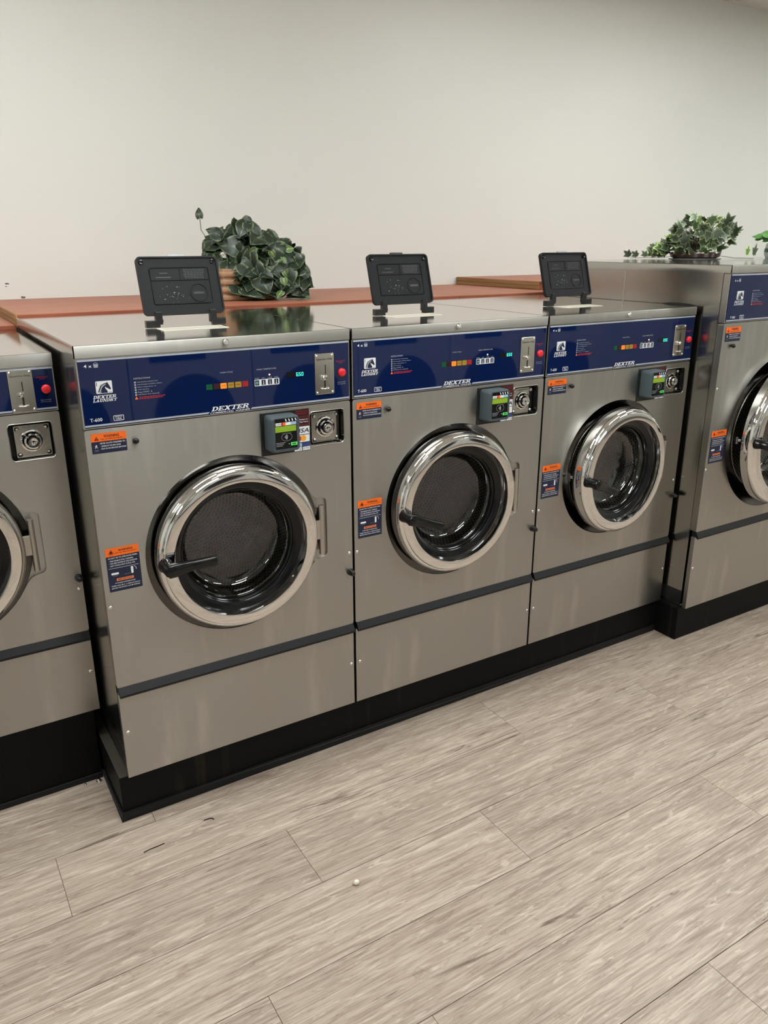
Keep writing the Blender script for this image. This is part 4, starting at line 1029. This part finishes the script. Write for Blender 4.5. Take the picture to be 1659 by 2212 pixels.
    for i, (x, y, wx, wy) in enumerate(lampcells):
        t = empty('ceiling_light', (x, y, CEIL)); tag(t, 'recessed white ceiling light panel out of view, one of a set partly added for even light', 'ceiling light', 'ceiling light panels')
        obj('diffuser', MB().box(-wx/2+0.05, wx/2-0.05, -wy/2+0.05, wy/2-0.05, 0.012, 0.02).mesh('diffuser', EM), t)
        m = MB()
        for a, b, c, d in ((-wx/2+0.005, wx/2-0.005, -wy/2+0.005, -wy/2+0.05), (-wx/2+0.005, wx/2-0.005, wy/2-0.05, wy/2-0.005), (-wx/2+0.005, -wx/2+0.05, -wy/2+0.05, wy/2-0.05), (wx/2-0.05, wx/2-0.005, -wy/2+0.05, wy/2-0.05)):
            m.box(a, b, c, d, 0.006, 0.03)
        obj('frame', m.mesh('frame', CG), t)

def build_bases():
    BK = mat('plinth_paint', (0.004, 0.004, 0.0042, 1), 0, 0.5, 0.12); q = NT(BK)
    tc = q.n('ShaderNodeTexCoord'); mp = q.n('ShaderNodeMapping'); mp.inputs['Scale'].default_value = (22, 22, 1.6); q.l(tc, 'Object', mp, 0)
    n = q.n('ShaderNodeTexNoise', i_Scale=1.0, i_Detail=6.0, i_Distortion=0.4); q.l(mp, 0, n, 0)
    rp = q.ramp([(0.58, (0.004, 0.004, 0.0042, 1)), (0.78, (0.022, 0.016, 0.010, 1))]); q.l(n, 0, rp, 0); q.l(rp, 0, q.b, 'Base Color')
    RB = mat('cove_rubber', (0.009, 0.009, 0.0095, 1), 0, 0.5, 0.25)
    DU = mat('dusty_ledge', (0.055, 0.047, 0.038, 1), 0, 0.9, 0.1)
    def plinth(x0, x1, y0, y1, h, label):
        t = empty('washer_plinth', ((x0+x1)/2, (y0+y1)/2, 0)); tag(t, label, 'plinth'); ox, oy = (x0+x1)/2, (y0+y1)/2
        obj('plinth_block', MB().box(x0-ox, x1-ox, y0-oy, y1-oy, 0, h).mesh('plinth_block', BK, bevel=0.003), t)
        return t, ox, oy
    t, ox, oy = plinth(-0.024, 2.262, 0.012, 0.90, 0.1462, 'long black plinth under the three matching washers')
    # cove strip along its foot
    m = MB(); m.box(-0.030-ox, 2.262-ox, 0.006-oy, 0.0118-oy, 0.0005, 0.030); m.box(-0.030-ox, -0.0242-ox, 0.006-oy, 0.246-oy, 0.0005, 0.030)
    obj('cove_strip', m.mesh('cove_strip', RB, bevel=0.002), t)
    m = MB(); m.box(0.732-ox, 0.7335-ox, 0.0114-oy, 0.0119-oy, 0.03, 0.145); obj('plinth_seam', m.mesh('plinth_seam', RB), t)
    obj('dust_ledge', MB().box(-0.0235-ox, 0.0045-ox, 0.0135-oy, 0.70-oy, 0.1463, 0.1466).mesh('dust_ledge', DU), t)
    t, ox, oy = plinth(-0.80, -0.0310, 0.256, 0.90, 0.2445, 'streaked black plinth under the smaller set-back washer')
    obj('cove_strip', MB().box(-0.80-ox, -0.0305-ox, 0.250-oy, 0.2558-oy, 0.0005, 0.020).mesh('cove_strip', RB, bevel=0.002), t)
    plinth(2.2665, 4.08, -0.0984, 0.86, 0.148, 'black plinth jutting forward under the taller washers')

def build_boards():
    def wood(name, c0, c1, rough=0.4, sc=(2, 30, 30)):
        m = mat(name, c0, 0, rough, 0.22); q = NT(m)
        tc = q.n('ShaderNodeTexCoord'); mp = q.n('ShaderNodeMapping'); mp.inputs['Scale'].default_value = sc; q.l(tc, 'Object', mp, 0)
        n = q.n('ShaderNodeTexNoise', i_Scale=1.0, i_Detail=5.0, i_Distortion=0.8); q.l(mp, 0, n, 0)
        rp = q.ramp([(0.35, c0), (0.65, c1)]); q.l(n, 0, rp, 0); q.l(rp, 0, q.b, 'Base Color'); return m
    TC = wood('terracotta_paint', (0.34, 0.125, 0.072, 1), (0.40, 0.155, 0.092, 1), 0.45)
    ED = wood('red_edge', (0.20, 0.055, 0.03, 1), (0.30, 0.09, 0.045, 1), 0.5)
    RAW = wood('raw_plywood_edge', (0.25, 0.125, 0.045, 1), (0.36, 0.20, 0.085, 1), 0.6, (2, 3, 90))
    ztop = 1.388
    def board(x0, x1, y0, y1, z0, z1, label, name='counter_board'):
        ox, oy = (x0+x1)/2, (y0+y1)/2
        t = empty(name, (ox, oy, z0)); tag(t, label, 'board', 'boards behind the washers')
        obj('board_top', MB().box(x0-ox, x1-ox, y0-oy+0.001, y1-oy, 0.001, z1-z0).mesh('board_top', TC, bevel=0.001), t)
        return t, ox, oy
    t, ox, oy = board(0.002, 1.83, 0.921, WALL_Y-0.002, ztop-0.020, ztop, 'long terracotta board behind the matching washers, under the pothos')
    obj('edge_strip', MB().box(0.002-ox, 1.83-ox, 0.9195-oy, 0.9218-oy, -0.004, 0.0175).mesh('edge_strip', ED), t)
    m = MB().box(-0.0035-ox, 0.0015-ox, 0.9195-oy, WALL_Y-0.003-oy, 0.001, 0.0195); obj('raw_edge', m.mesh('raw_edge', RAW), t)
    m = MB().box(-0.0030-ox, 0.0015-ox, 0.9195-oy, WALL_Y-0.003-oy, -0.022, 0.0); obj('under_ply', m.mesh('under_ply', RAW), t)
    t, ox, oy = board(1.833, 4.1, 0.921, WALL_Y-0.002, ztop-0.020, ztop, 'second terracotta board, continuing behind the third washer')
    obj('edge_strip', MB().box(1.833-ox, 4.1-ox, 0.9195-oy, 0.9218-oy, -0.004, 0.0175).mesh('edge_strip', ED), t)
    t, ox, oy = board(-1.6, -0.005, 0.945, WALL_Y-0.002, 1.333, 1.3515, 'lower terracotta board behind the small washer at the left edge')
    obj('edge_strip', MB().box(-1.6-ox, -0.005-ox, 0.935-oy, 0.9458-oy, -0.002, 0.0182).mesh('edge_strip', ED), t)
    # raised double board on the right
    t, ox, oy = board(2.44, 4.1, 1.07, WALL_Y-0.002, ztop+0.0005, ztop+0.040, 'raised double-layer board with raw plywood edge behind the third flap')
    m = MB().box(2.4365-ox, 2.4397-ox, 1.068-oy, WALL_Y-0.003-oy, 0.001, 0.019); obj('raw_edge', m.mesh('raw_edge', RAW), t)
    m = MB().box(2.4350-ox, 2.4397-ox, 1.068-oy, WALL_Y-0.003-oy, 0.0205, 0.0385); obj('raw_edge', m.mesh('raw_edge', RAW), t)
    obj('edge_strip', MB().box(2.44-ox, 4.1-ox, 1.068-oy, 1.0705-oy, 0.001, 0.0385).mesh('edge_strip', ED), t)

def build_dryers():
    """stacked dryers across the aisle: they only show in the polished fronts"""
    PB = mat('dryer_enamel', (0.52, 0.51, 0.49, 1), 0.0, 0.45); DG = mat('dryer_glass', (0.012, 0.012, 0.014, 1), 0, 0.08)
    RI = mat('dryer_ring', (0.05, 0.05, 0.052, 1), 0.3, 0.35)
    W_, y = 0.90, -3.45
    body = MB().box(-W_/2+0.004, W_/2-0.004, -0.9, 0, 0.05, 1.95).mesh('cabinet', PB, bevel=0.006)
    def ring():
        m = MB(); m.lathe([(0.245, 0.0), (0.262, 0.002), (0.280, 0.018), (0.295, 0.02), (0.30, 0.0)], 0, 0, 40)
        m.v = [(a, b, c) for a, b, c in m.v]; return m.mesh('door', RI, 40)
    def glass():
        m = MB(); m.lathe([(0.0, 0.008), (0.15, 0.007), (0.246, 0.001)], 0, 0, 32); return m.mesh('door_window', DG, 40)
    rg, gl = ring(), glass()
    pn = MB().box(-0.30, 0.10, 0, 0.006, -0.06, 0.06).mesh('control_panel', NAVY)
    kick = MB().box(-W_/2+0.004, W_/2-0.004, -0.9, -0.02, 0, 0.05).mesh('kick_plate', BLACK)
    for i in range(9):
        t = empty('stacked_dryer', (-2.2+W_*i, y, 0)); tag(t, 'pale stacked dryer with two round dark doors across the aisle, seen only in reflections', 'dryer', 'stacked dryers across the aisle')
        obj('cabinet', body, t); obj('kick_plate', kick, t)
        for z in (0.44, 1.38):
            d = obj('door', rg, t, (0, 0.001, z)); obj('door_window', gl, d)
        for z in (0.90, 1.83): obj('control_panel', pn, t, (0, 0.0005, z))

# ------------------------------------------------------------------ plants
def leaf_mat(name, dark, mid, pale, amount=0.5, rough=0.4):
    m = mat(name, dark, 0, rough, 0.45); q = NT(m)
    uv = q.n('ShaderNodeUVMap'); sp = q.n('ShaderNodeSeparateXYZ'); q.l(uv, 0, sp, 0)
    oi = q.n('ShaderNodeObjectInfo')
    tc = q.n('ShaderNodeTexCoord'); n = q.n('ShaderNodeTexNoise', i_Scale=3.5, i_Detail=5.0); q.l(tc, 'Object', n, 0)
    ab = q.n('ShaderNodeMath', operation='ABSOLUTE'); q.l(sp, 0, ab, 0)
    return m, q, sp, ab, n, oi

def pothos_mat(young=False):
    m, q, sp, ab, n, oi = leaf_mat('pothos_young' if young else 'pothos_leaf', (0.018, 0.04, 0.014, 1), None, None)
    if young: cols = [(0.0, (0.30, 0.36, 0.16, 1)), (0.10, (0.17, 0.24, 0.08, 1)), (0.35, (0.09, 0.15, 0.045, 1)), (0.72, (0.06, 0.11, 0.035, 1)), (0.93, (0.22, 0.28, 0.13, 1))]
    else: cols = [(0.0, (0.11, 0.15, 0.06, 1)), (0.04, (0.03, 0.055, 0.024, 1)), (0.14, (0.010, 0.022, 0.011, 1)), (0.78, (0.014, 0.028, 0.014, 1)), (0.98, (0.16, 0.20, 0.11, 1))]
    rp = q.ramp(cols)
    ad = q.n('ShaderNodeMath', operation='MULTIPLY_ADD', i_1=0.9, i_2=-0.47); q.l(n, 0, ad, 0)
    su = q.n('ShaderNodeMath', operation='ADD'); q.l(ab, 0, su, 0); q.l(ad, 0, su, 1); q.l(su, 0, rp, 0)
    q.l(rp, 0, q.b, 'Base Color'); return m
def ivy_mat():
    m, q, sp, ab, n, oi = leaf_mat('ivy_leaf', (0.03, 0.06, 0.025, 1), None, None)
    rp = q.ramp([(0.0, (0.05, 0.085, 0.035, 1)), (0.72, (0.065, 0.10, 0.045, 1)), (0.90, (0.34, 0.40, 0.24, 1))])
    q.l(sp, 1, rp, 0)
    rc_ = q.ramp([(0.0, (0.26, 0.29, 0.27, 1)), (0.5, (0.55, 0.58, 0.52, 1)), (0.82, (0.9, 0.95, 0.75, 1)), (1.0, (1.5, 1.7, 0.9, 1))]); q.l(oi, 'Random', rc_, 0)
    mx = q.n('ShaderNodeMix', data_type='RGBA', blend_type='MULTIPLY'); mx.inputs[0].default_value = 1.0; q.l(rp, 0, mx, 6); q.l(rc_, 0, mx, 7); q.l(mx, 2, q.b, 'Base Color'); return m

def pothos_leaf(seed, m):
    """heart leaf, base at the origin, tip along +y, face up +z; size 1"""
    rr = random.Random(seed); b = MB(); curl = rr.uniform(0.15, 0.5); fold = rr.uniform(0.0, 0.22); wave = rr.uniform(0.02, 0.07); ph = rr.uniform(0, 6); side = rr.uniform(-0.15, 0.15)
    ts = [0.0, 0.10, 0.24, 0.40, 0.56, 0.72, 0.86, 0.95, 1.0]; ws = [0.27, 0.41, 0.47, 0.45, 0.38, 0.27, 0.14, 0.05, 0.0]; nv = len(ts)-1
    rows = []
    for t, wd in zip(ts, ws):
        row = []
        for u in (-1, -0.55, 0, 0.55, 1):
            x = u*wd+side*t*t; z = abs(u)*fold*wd-0.22*(u*u)*wd-curl*t*t+wave*math.sin(6*t+3*u+ph)
            row.append(((x, t-0.16*abs(u)*(1-t)**5, z), (u, t)))
        rows.append(row)
    for j in range(nv):
        for i in range(4):
            o = len(b.v); q = (rows[j][i], rows[j][i+1], rows[j+1][i+1], rows[j+1][i])
            b.v += [p for p, _ in q]; b.uv[len(b.f)] = [c for _, c in q]; b.f.append((o, o+1, o+2, o+3)); b.mi.append(0)
    me = b.mesh('leaf', m)
    bm = bmesh.new(); bm.from_mesh(me); bmesh.ops.remove_doubles(bm, verts=bm.verts, dist=1e-5); bm.to_mesh(me); bm.free(); me.shade_smooth()
    return me
def ivy_leaf(seed, m):
    rr = random.Random(seed); b = MB(); n = 5
    angs = [0, 1.05, 2.2, -2.2, -1.05]; ln = [0.58, 0.44, 0.34, 0.34, 0.44]
    out = []
    order = sorted(zip(angs, ln))
    for i, (a, l_) in enumerate(order):
        l_ *= rr.uniform(0.9, 1.1)
        a2 = order[(i+1) % n][0]; a2 = a2 if a2 > a else a2+2*PI
        out.append((a-0.27, l_*0.72)); out.append((a, l_)); out.append((a+0.27, l_*0.72))
        out.append(((a+a2)/2, 0.27))
    b.v.append((0, 0.38, 0.0)); cup = rr.uniform(-0.25, 0.35); tw = rr.uniform(-0.2, 0.2)
    N = len(out)
    P = [(l_*math.sin(a), 0.38+l_*math.cos(a)) for a, l_ in out]
    for s in (0.6, 1.0):
        for x, y in P:
            xx, yy = x*s, 0.38+(y-0.38)*s; b.v.append((xx, yy, cup*(xx*xx)*1.5-0.3*yy*yy*0.6+tw*xx*yy))
    for i in range(N):
        j = (i+1) % N
        b.uv[len(b.f)] = [(0, 0), (0, 0.62), (0, 0.62)]; b.f.append((0, 1+j, 1+i)); b.mi.append(0)
        b.uv[len(b.f)] = [(0, 0.62), (0, 0.62), (0, 1), (0, 1)]; b.f.append((1+i, 1+j, 1+N+j, 1+N+i)); b.mi.append(0)
    me = b.mesh('leaf', m); me.shade_smooth(); return me

def aim(direction, up=Vector((0, 0, 1)), roll=0.0):
    y = Vector(direction).normalized(); z = up-y*up.dot(y)
    if z.length < 1e-3: z = Vector((0, 1, 0))-y*y.y
    z.normalize(); x = y.cross(z)
    return (Matrix((x, y, z)).transposed() @ Matrix.Rotation(roll, 3, 'Y')).to_euler()

def settle(o, zmin=0.003):
    m = Matrix.LocRotScale(o.location, o.rotation_euler, o.scale)
    lo = min((m @ v.co).z for v in o.data.vertices)
    if lo < zmin: o.location.z += zmin-lo

def build_plants():
    # ---- pothos in a woven box on the terracotta board
    PMt = pothos_mat(); leaves = [pothos_leaf(i, PMt) for i in range(8)]
    STEM = mat('vine_stem', (0.07, 0.11, 0.03, 1), 0, 0.5); BARK = mat('brown_stem', (0.07, 0.05, 0.03, 1), 0, 0.6)
    BSK = mat('tan_basket', (0.35, 0.20, 0.11, 1), 0, 0.6)
    bx, by, bz = 0.985, 1.23, 1.3885
    kx = -0.055
    t = empty('potted_pothos', (bx, by, bz)); tag(t, 'bushy variegated pothos in a tan woven box on the terracotta board', 'plant')
    bk = obj('basket', MB().box(-0.115, 0.115, -0.075, 0.075, 0.0, 0.125).mesh('basket', BSK, bevel=0.006), t, (kx, 0, 0))
    for i in range(4):
        z = 0.012+0.031*i; m = MB(); lp = rrect(-0.117, 0.117, -0.077, 0.077, 0.012, 3)
        o_ = [(a, b, z) for a, b in lp]; m.tube(o_+o_[:1], 0.0115, 6, cap=False); obj('woven_band', m.mesh('woven_band', BSK, 60), bk)
    rr = random.Random(21); cam = Vector(CAM); right = Vector((math.cos(YAW), -math.sin(YAW), 0))
    toc = (cam-Vector((bx, by, 1.5))); toc.z = 0; toc.normalize()
    stems = MB(); n = 0
    # the crown's outline: across (right, m), height (m)
    def top(u):   # measured silhouette of the crown
        pts = [(-0.215, 0.13), (-0.17, 0.255), (-0.10, 0.29), (-0.02, 0.285), (0.06, 0.245), (0.14, 0.225), (0.18, 0.15), (0.215, 0.05)]
        for (a, b), (c, d) in zip(pts, pts[1:]):
            if a <= u <= c: return b+(d-b)*(u-a)/(c-a)
        return 0.05
    small = [pothos_leaf(60+i, pothos_mat(True)) for i in range(3)]
    while n < 205:
        u = rr.uniform(-0.20, 0.215); v = rr.uniform(0.0, 1.0)**0.85*top(u)
        if n > 160: u = rr.uniform(-0.085, 0.20); v = rr.uniform(0.015, 0.12)
        if u < -0.085 and v < 0.11: continue
        low = v < 0.17
        dep = rr.uniform(0.095, 0.165) if low and rr.random() < 0.8 else rr.uniform(-0.05, 0.11)
        dep *= math.sqrt(max(0.12, 1-(u/0.25)**2)); little = rr.random() < 0.17
        sz = rr.uniform(0.055, 0.098) if not little else rr.uniform(0.026, 0.040)
        if little: dep += 0.025
        p = right*u+toc*dep+Vector((0, 0, v+0.01))
        outw = right*u*3.5+toc*rr.uniform(0.1, 1.0)+Vector((0, 0, rr.uniform(-1.3, -0.1) if low else rr.uniform(-0.8, 0.5)))
        outw = (outw.normalized()+Vector((rr.uniform(-.7, .7), rr.uniform(-.7, .7), rr.uniform(-.5, .3)))).normalized()
        upv = (toc*rr.uniform(0.8, 1.3)+Vector((0, 0, 0.7))+right*rr.uniform(-0.5, 0.5)).normalized()
        base = p-outw*sz*0.5
        if n > 160: outw = (right*rr.uniform(-0.9, 0.9)+toc*rr.uniform(0.0, 0.8)+Vector((0, 0, rr.uniform(-0.5, 0.2)))).normalized(); base = p-outw*sz*0.5
        if min(base.z, base.z+outw.z*sz-0.25*sz) < 0.004: continue
        o = obj('leaf', small[n % 3] if little else leaves[n % 8], t, base, aim(outw, upv, rr.uniform(-0.5, 0.5))); o.scale = (sz*1.08, sz, sz); settle(o)
        if n % 2 == 0:
            root = Vector((kx+rr.uniform(-0.06, 0.06), rr.uniform(-0.04, 0.04), 0.12)); midp = (base+root)*0.5+Vector((0, 0, 0.05))
            stems.tube([root, midp, base], 0.0013, 5, cap=False)
        n += 1
    # the lone sprig at the upper left
    s0 = right*-0.165+Vector((0, 0, 0.235)); pts = [s0, right*-0.195+Vector((0, 0, 0.248)), right*-0.212+Vector((0, 0, 0.275)), right*-0.214+Vector((0, 0, 0.322))]
    stems.tube([p+toc*0.02 for p in pts], 0.0016, 5, cap=False)
    o = obj('leaf', leaves[2], t, pts[-1]+toc*0.02, aim(Vector((0, 0, 1))-right*0.15, toc)); o.scale = (0.036, 0.042, 0.042)
    obj('vines', stems.mesh('vines', STEM), t)
    # ---- ivy in a shallow brown bowl on the tall washers
    IM = ivy_mat(); iv = [ivy_leaf(i+40, IM) for i in range(7)]
    bx, by, bz = 3.13, 0.70, 1.5334
    t = empty('potted_ivy', (bx, by, bz)); tag(t, 'small variegated ivy in a low brown bowl on the tall washer lids', 'plant')
    m = MB(); prof = [(0.0, 0.003), (0.100, 0.003), (0.116, 0.010), (0.122, 0.028), (0.119, 0.032), (0.112, 0.028), (0.0, 0.024)]
    m.lathe(prof, 0, 0, 40); m.v = [(a, c, b) for a, b, c in m.v]; m.f = [tuple(reversed(f_)) for f_ in m.f]
    obj('bowl', m.mesh('bowl', mat('brown_glaze', (0.03, 0.012, 0.008, 1), 0, 0.2), 40), t)
    m = MB(); m.lathe([(0.0, 0.0), (0.122, 0.0), (0.126, 0.003), (0.0, 0.003)], 0, 0, 40); m.v = [(a, c, b) for a, b, c in m.v]; m.f = [tuple(reversed(f_)) for f_ in m.f]
    obj('saucer', m.mesh('saucer', mat('clear_saucer', (0.35, 0.36, 0.37, 1), 0, 0.15), 40), t)
    toc = (cam-Vector((bx, by, bz))); toc.z = 0; toc.normalize(); rv = Vector((-toc.y, toc.x, 0)); rv = rv if rv.dot(right) > 0 else -rv
    stems = MB(); n = 0
    def itop(u):
        pts = [(-0.21, 0.05), (-0.15, 0.075), (-0.10, 0.145), (-0.04, 0.200), (0.04, 0.210), (0.12, 0.190), (0.17, 0.14), (0.19, 0.09)]
        for (a, b), (c, d) in zip(pts, pts[1:]):
            if a <= u <= c: return b+(d-b)*(u-a)/(c-a)
        return 0.04
    while n < 165:
        u = rr.uniform(-0.20, 0.185); v = 0.032+rr.uniform(0, 1)**1.05*(itop(u)-0.032)
        if u > 0.135 and v < 0.075: continue
        dep = rr.uniform(-0.06, 0.14)*math.sqrt(max(0.05, 1-(u/0.22)**2))
        p = rv*u+toc*dep+Vector((0, 0, v)); sz = rr.uniform(0.055, 0.095)
        outw = (rv*u*3+toc*rr.uniform(-0.2, 0.9)+Vector((rr.uniform(-.4, .4), rr.uniform(-.4, .4), rr.uniform(-0.6, 0.7)))).normalized()
        if (p+outw*sz).z < 0.006 or p.z < 0.006: continue
        o = obj('leaf', iv[n % 7], t, p-outw*sz*0.4, aim(outw, (toc+Vector((0, 0, 0.7))).normalized(), rr.uniform(-0.7, 0.7))); o.scale = (sz, sz, sz); settle(o)
        if n % 2 == 0: stems.tube([Vector((rr.uniform(-.05, .05), rr.uniform(-.05, .05), 0.03)), (p*0.5+Vector((0, 0, 0.06))), p-outw*sz*0.4], 0.0012, 5, cap=False)
        n += 1
    obj('vines', stems.mesh('vines', BARK), t)
    # trailing runners on the lid, left and right of the bowl
    for u, s, d in ((-0.30, 0.06, -1), (-0.265, 0.055, -1), (-0.225, 0.05, -0.6), (0.235, 0.075, 0.25), (0.265, 0.078, 0.3)):
        p = rv*u+toc*0.03+Vector((0, 0, 0.006)); dv = (rv*d*0.5+Vector((0, 0, 0.35 if u < 0 else 1.0)))
        o = obj('leaf', iv[3], t, p, aim(dv, toc)); o.scale = (s*(0.45 if u > 0 else 1), s, s); settle(o)
    m = MB(); m.tube([rv*-0.31+toc*0.03+Vector((0, 0, 0.004)), rv*-0.15+toc*0.04+Vector((0, 0, 0.006)), Vector((0, 0, 0.03))], 0.0012, 5); m.tube([Vector((0.02, 0, 0.03)), rv*0.18+toc*0.02+Vector((0, 0, 0.006)), rv*0.27+toc*0.03+Vector((0, 0, 0.004))], 0.0012, 5)
    obj('runner', m.mesh('runner', BARK), t)
    # ---- third plant cut by the right edge
    GL = mat('bright_leaf', (0.07, 0.20, 0.04, 1), 0, 0.4); lf = [pothos_leaf(90+i, GL) for i in range(3)]
    bx, by, bz = 3.62, 0.585, 1.5334
    t = empty('potted_plant', (bx, by, bz)); tag(t, 'bright green plant in a glass jar cut by the right edge', 'plant')
    m = MB(); m.lathe([(0.0, 0.002), (0.045, 0.0), (0.055, 0.02), (0.05, 0.07), (0.046, 0.075), (0.0, 0.06)], 0, 0, 28); m.v = [(a, c, b) for a, b, c in m.v]; m.f = [tuple(reversed(f_)) for f_ in m.f]
    obj('jar', m.mesh('jar', mat('pale_jar', (0.30, 0.34, 0.34, 1), 0, 0.1), 40), t)
    m = MB(); m.lathe([(0.0465, 0.028), (0.0562, 0.030), (0.0548, 0.048), (0.0465, 0.05)], 0, 0, 28); m.v = [(a, c, b) for a, b, c in m.v]; m.f = [tuple(reversed(f_)) for f_ in m.f]
    obj('jar_band', m.mesh('jar_band', mat('dark_green_band', (0.02, 0.05, 0.035, 1), 0, 0.3), 40), t)
    stems = MB()
    for i in range(26):
        a = rr.uniform(0, 2*PI); r_ = rr.uniform(0.0, 0.085); p = Vector((r_*math.cos(a), r_*math.sin(a), rr.uniform(0.10, 0.155))); sz = rr.uniform(0.03, 0.05)
        d_ = Vector((math.cos(a), math.sin(a), rr.uniform(-0.5, 0.3))); o = obj('leaf', lf[i % 3], t, p, aim(d_, (toc*0.5+Vector((0, 0, 1))).normalized(), rr.uniform(-.4, .4))); o.scale = (sz*1.3, sz, sz)
        stems.tube([(0, 0, 0.06), tuple(p)], 0.0012, 5, cap=False)
    obj('stems', stems.mesh('stems', STEM), t)

# ------------------------------------------------------------------ litter on the floor
def build_litter():
    m = MB(); m.lathe([(0.0, 0.0006), (0.005, 0.0006), (0.0082, 0.004), (0.0085, 0.0075), (0.0065, 0.0115), (0.003, 0.0135), (0.0, 0.014)], 0, 0, 20)
    m.v = [(a*1.0, c*0.85, b) for a, b, c in m.v]; m.f = [tuple(reversed(f_)) for f_ in m.f]
    tag(obj('pebble', m.mesh('pebble', mat('ivory', (0.72, 0.68, 0.56, 1), 0, 0.35), 60), None, (0.4376, -0.5580, 0)), 'small round ivory bead lying on the open plank floor', 'bead')
    DK = mat('dark_pin', (0.02, 0.008, 0.008, 1), 0.3, 0.35)
    m = MB(); m.tube([(-0.030, -0.002, 0.0014), (-0.012, 0.0, 0.0024), (0.010, 0.001, 0.0020), (0.030, 0.003, 0.0014)], 0.0013, 6)
    tag(obj('hair_pin', m.mesh('hair_pin', DK, 60), None, (0.0180, -0.1460, 0)), 'straight dark hair pin on the floor nearer the camera', 'pin')
    m = MB(); m.tube([(-0.014, 0.004, 0.0014), (0.004, 0.003, 0.0018), (0.012, -0.002, 0.0018), (0.013, -0.008, 0.0014)], 0.0015, 6)
    tag(obj('hair_pin', m.mesh('hair_pin', DK, 60), None, (0.1880, -0.1160, 0)), 'short hooked dark hair pin on the floor nearer the plinth', 'pin')
    m = MB(); m.lathe([(0.0, 0.0005), (0.0085, 0.0005), (0.0085, 0.005), (0.0065, 0.0055), (0.0065, 0.009), (0.004, 0.0125), (0.0, 0.0135)], 0, 0, 14)
    m.v = [(a, c, b) for a, b, c in m.v]; m.f = [tuple(reversed(f_)) for f_ in m.f]
    me = m.mesh('cap_nut', CHROME, 40)
    tag(obj('cap_nut', me, None, (-0.0480, 0.2330, 0)), 'shiny cap nut on the floor in the plinth corner', 'nut')
    o = obj('cap_nut', me, None, (-0.0880, 0.2380, 0)); o.scale = (0.55, 0.55, 0.55); tag(o, 'tiny bright nut beside the set-back plinth, left of the larger one', 'nut')

build_room()
build_bases()
build_boards()
build_washers()
build_dryers()
build_plants()
build_litter()
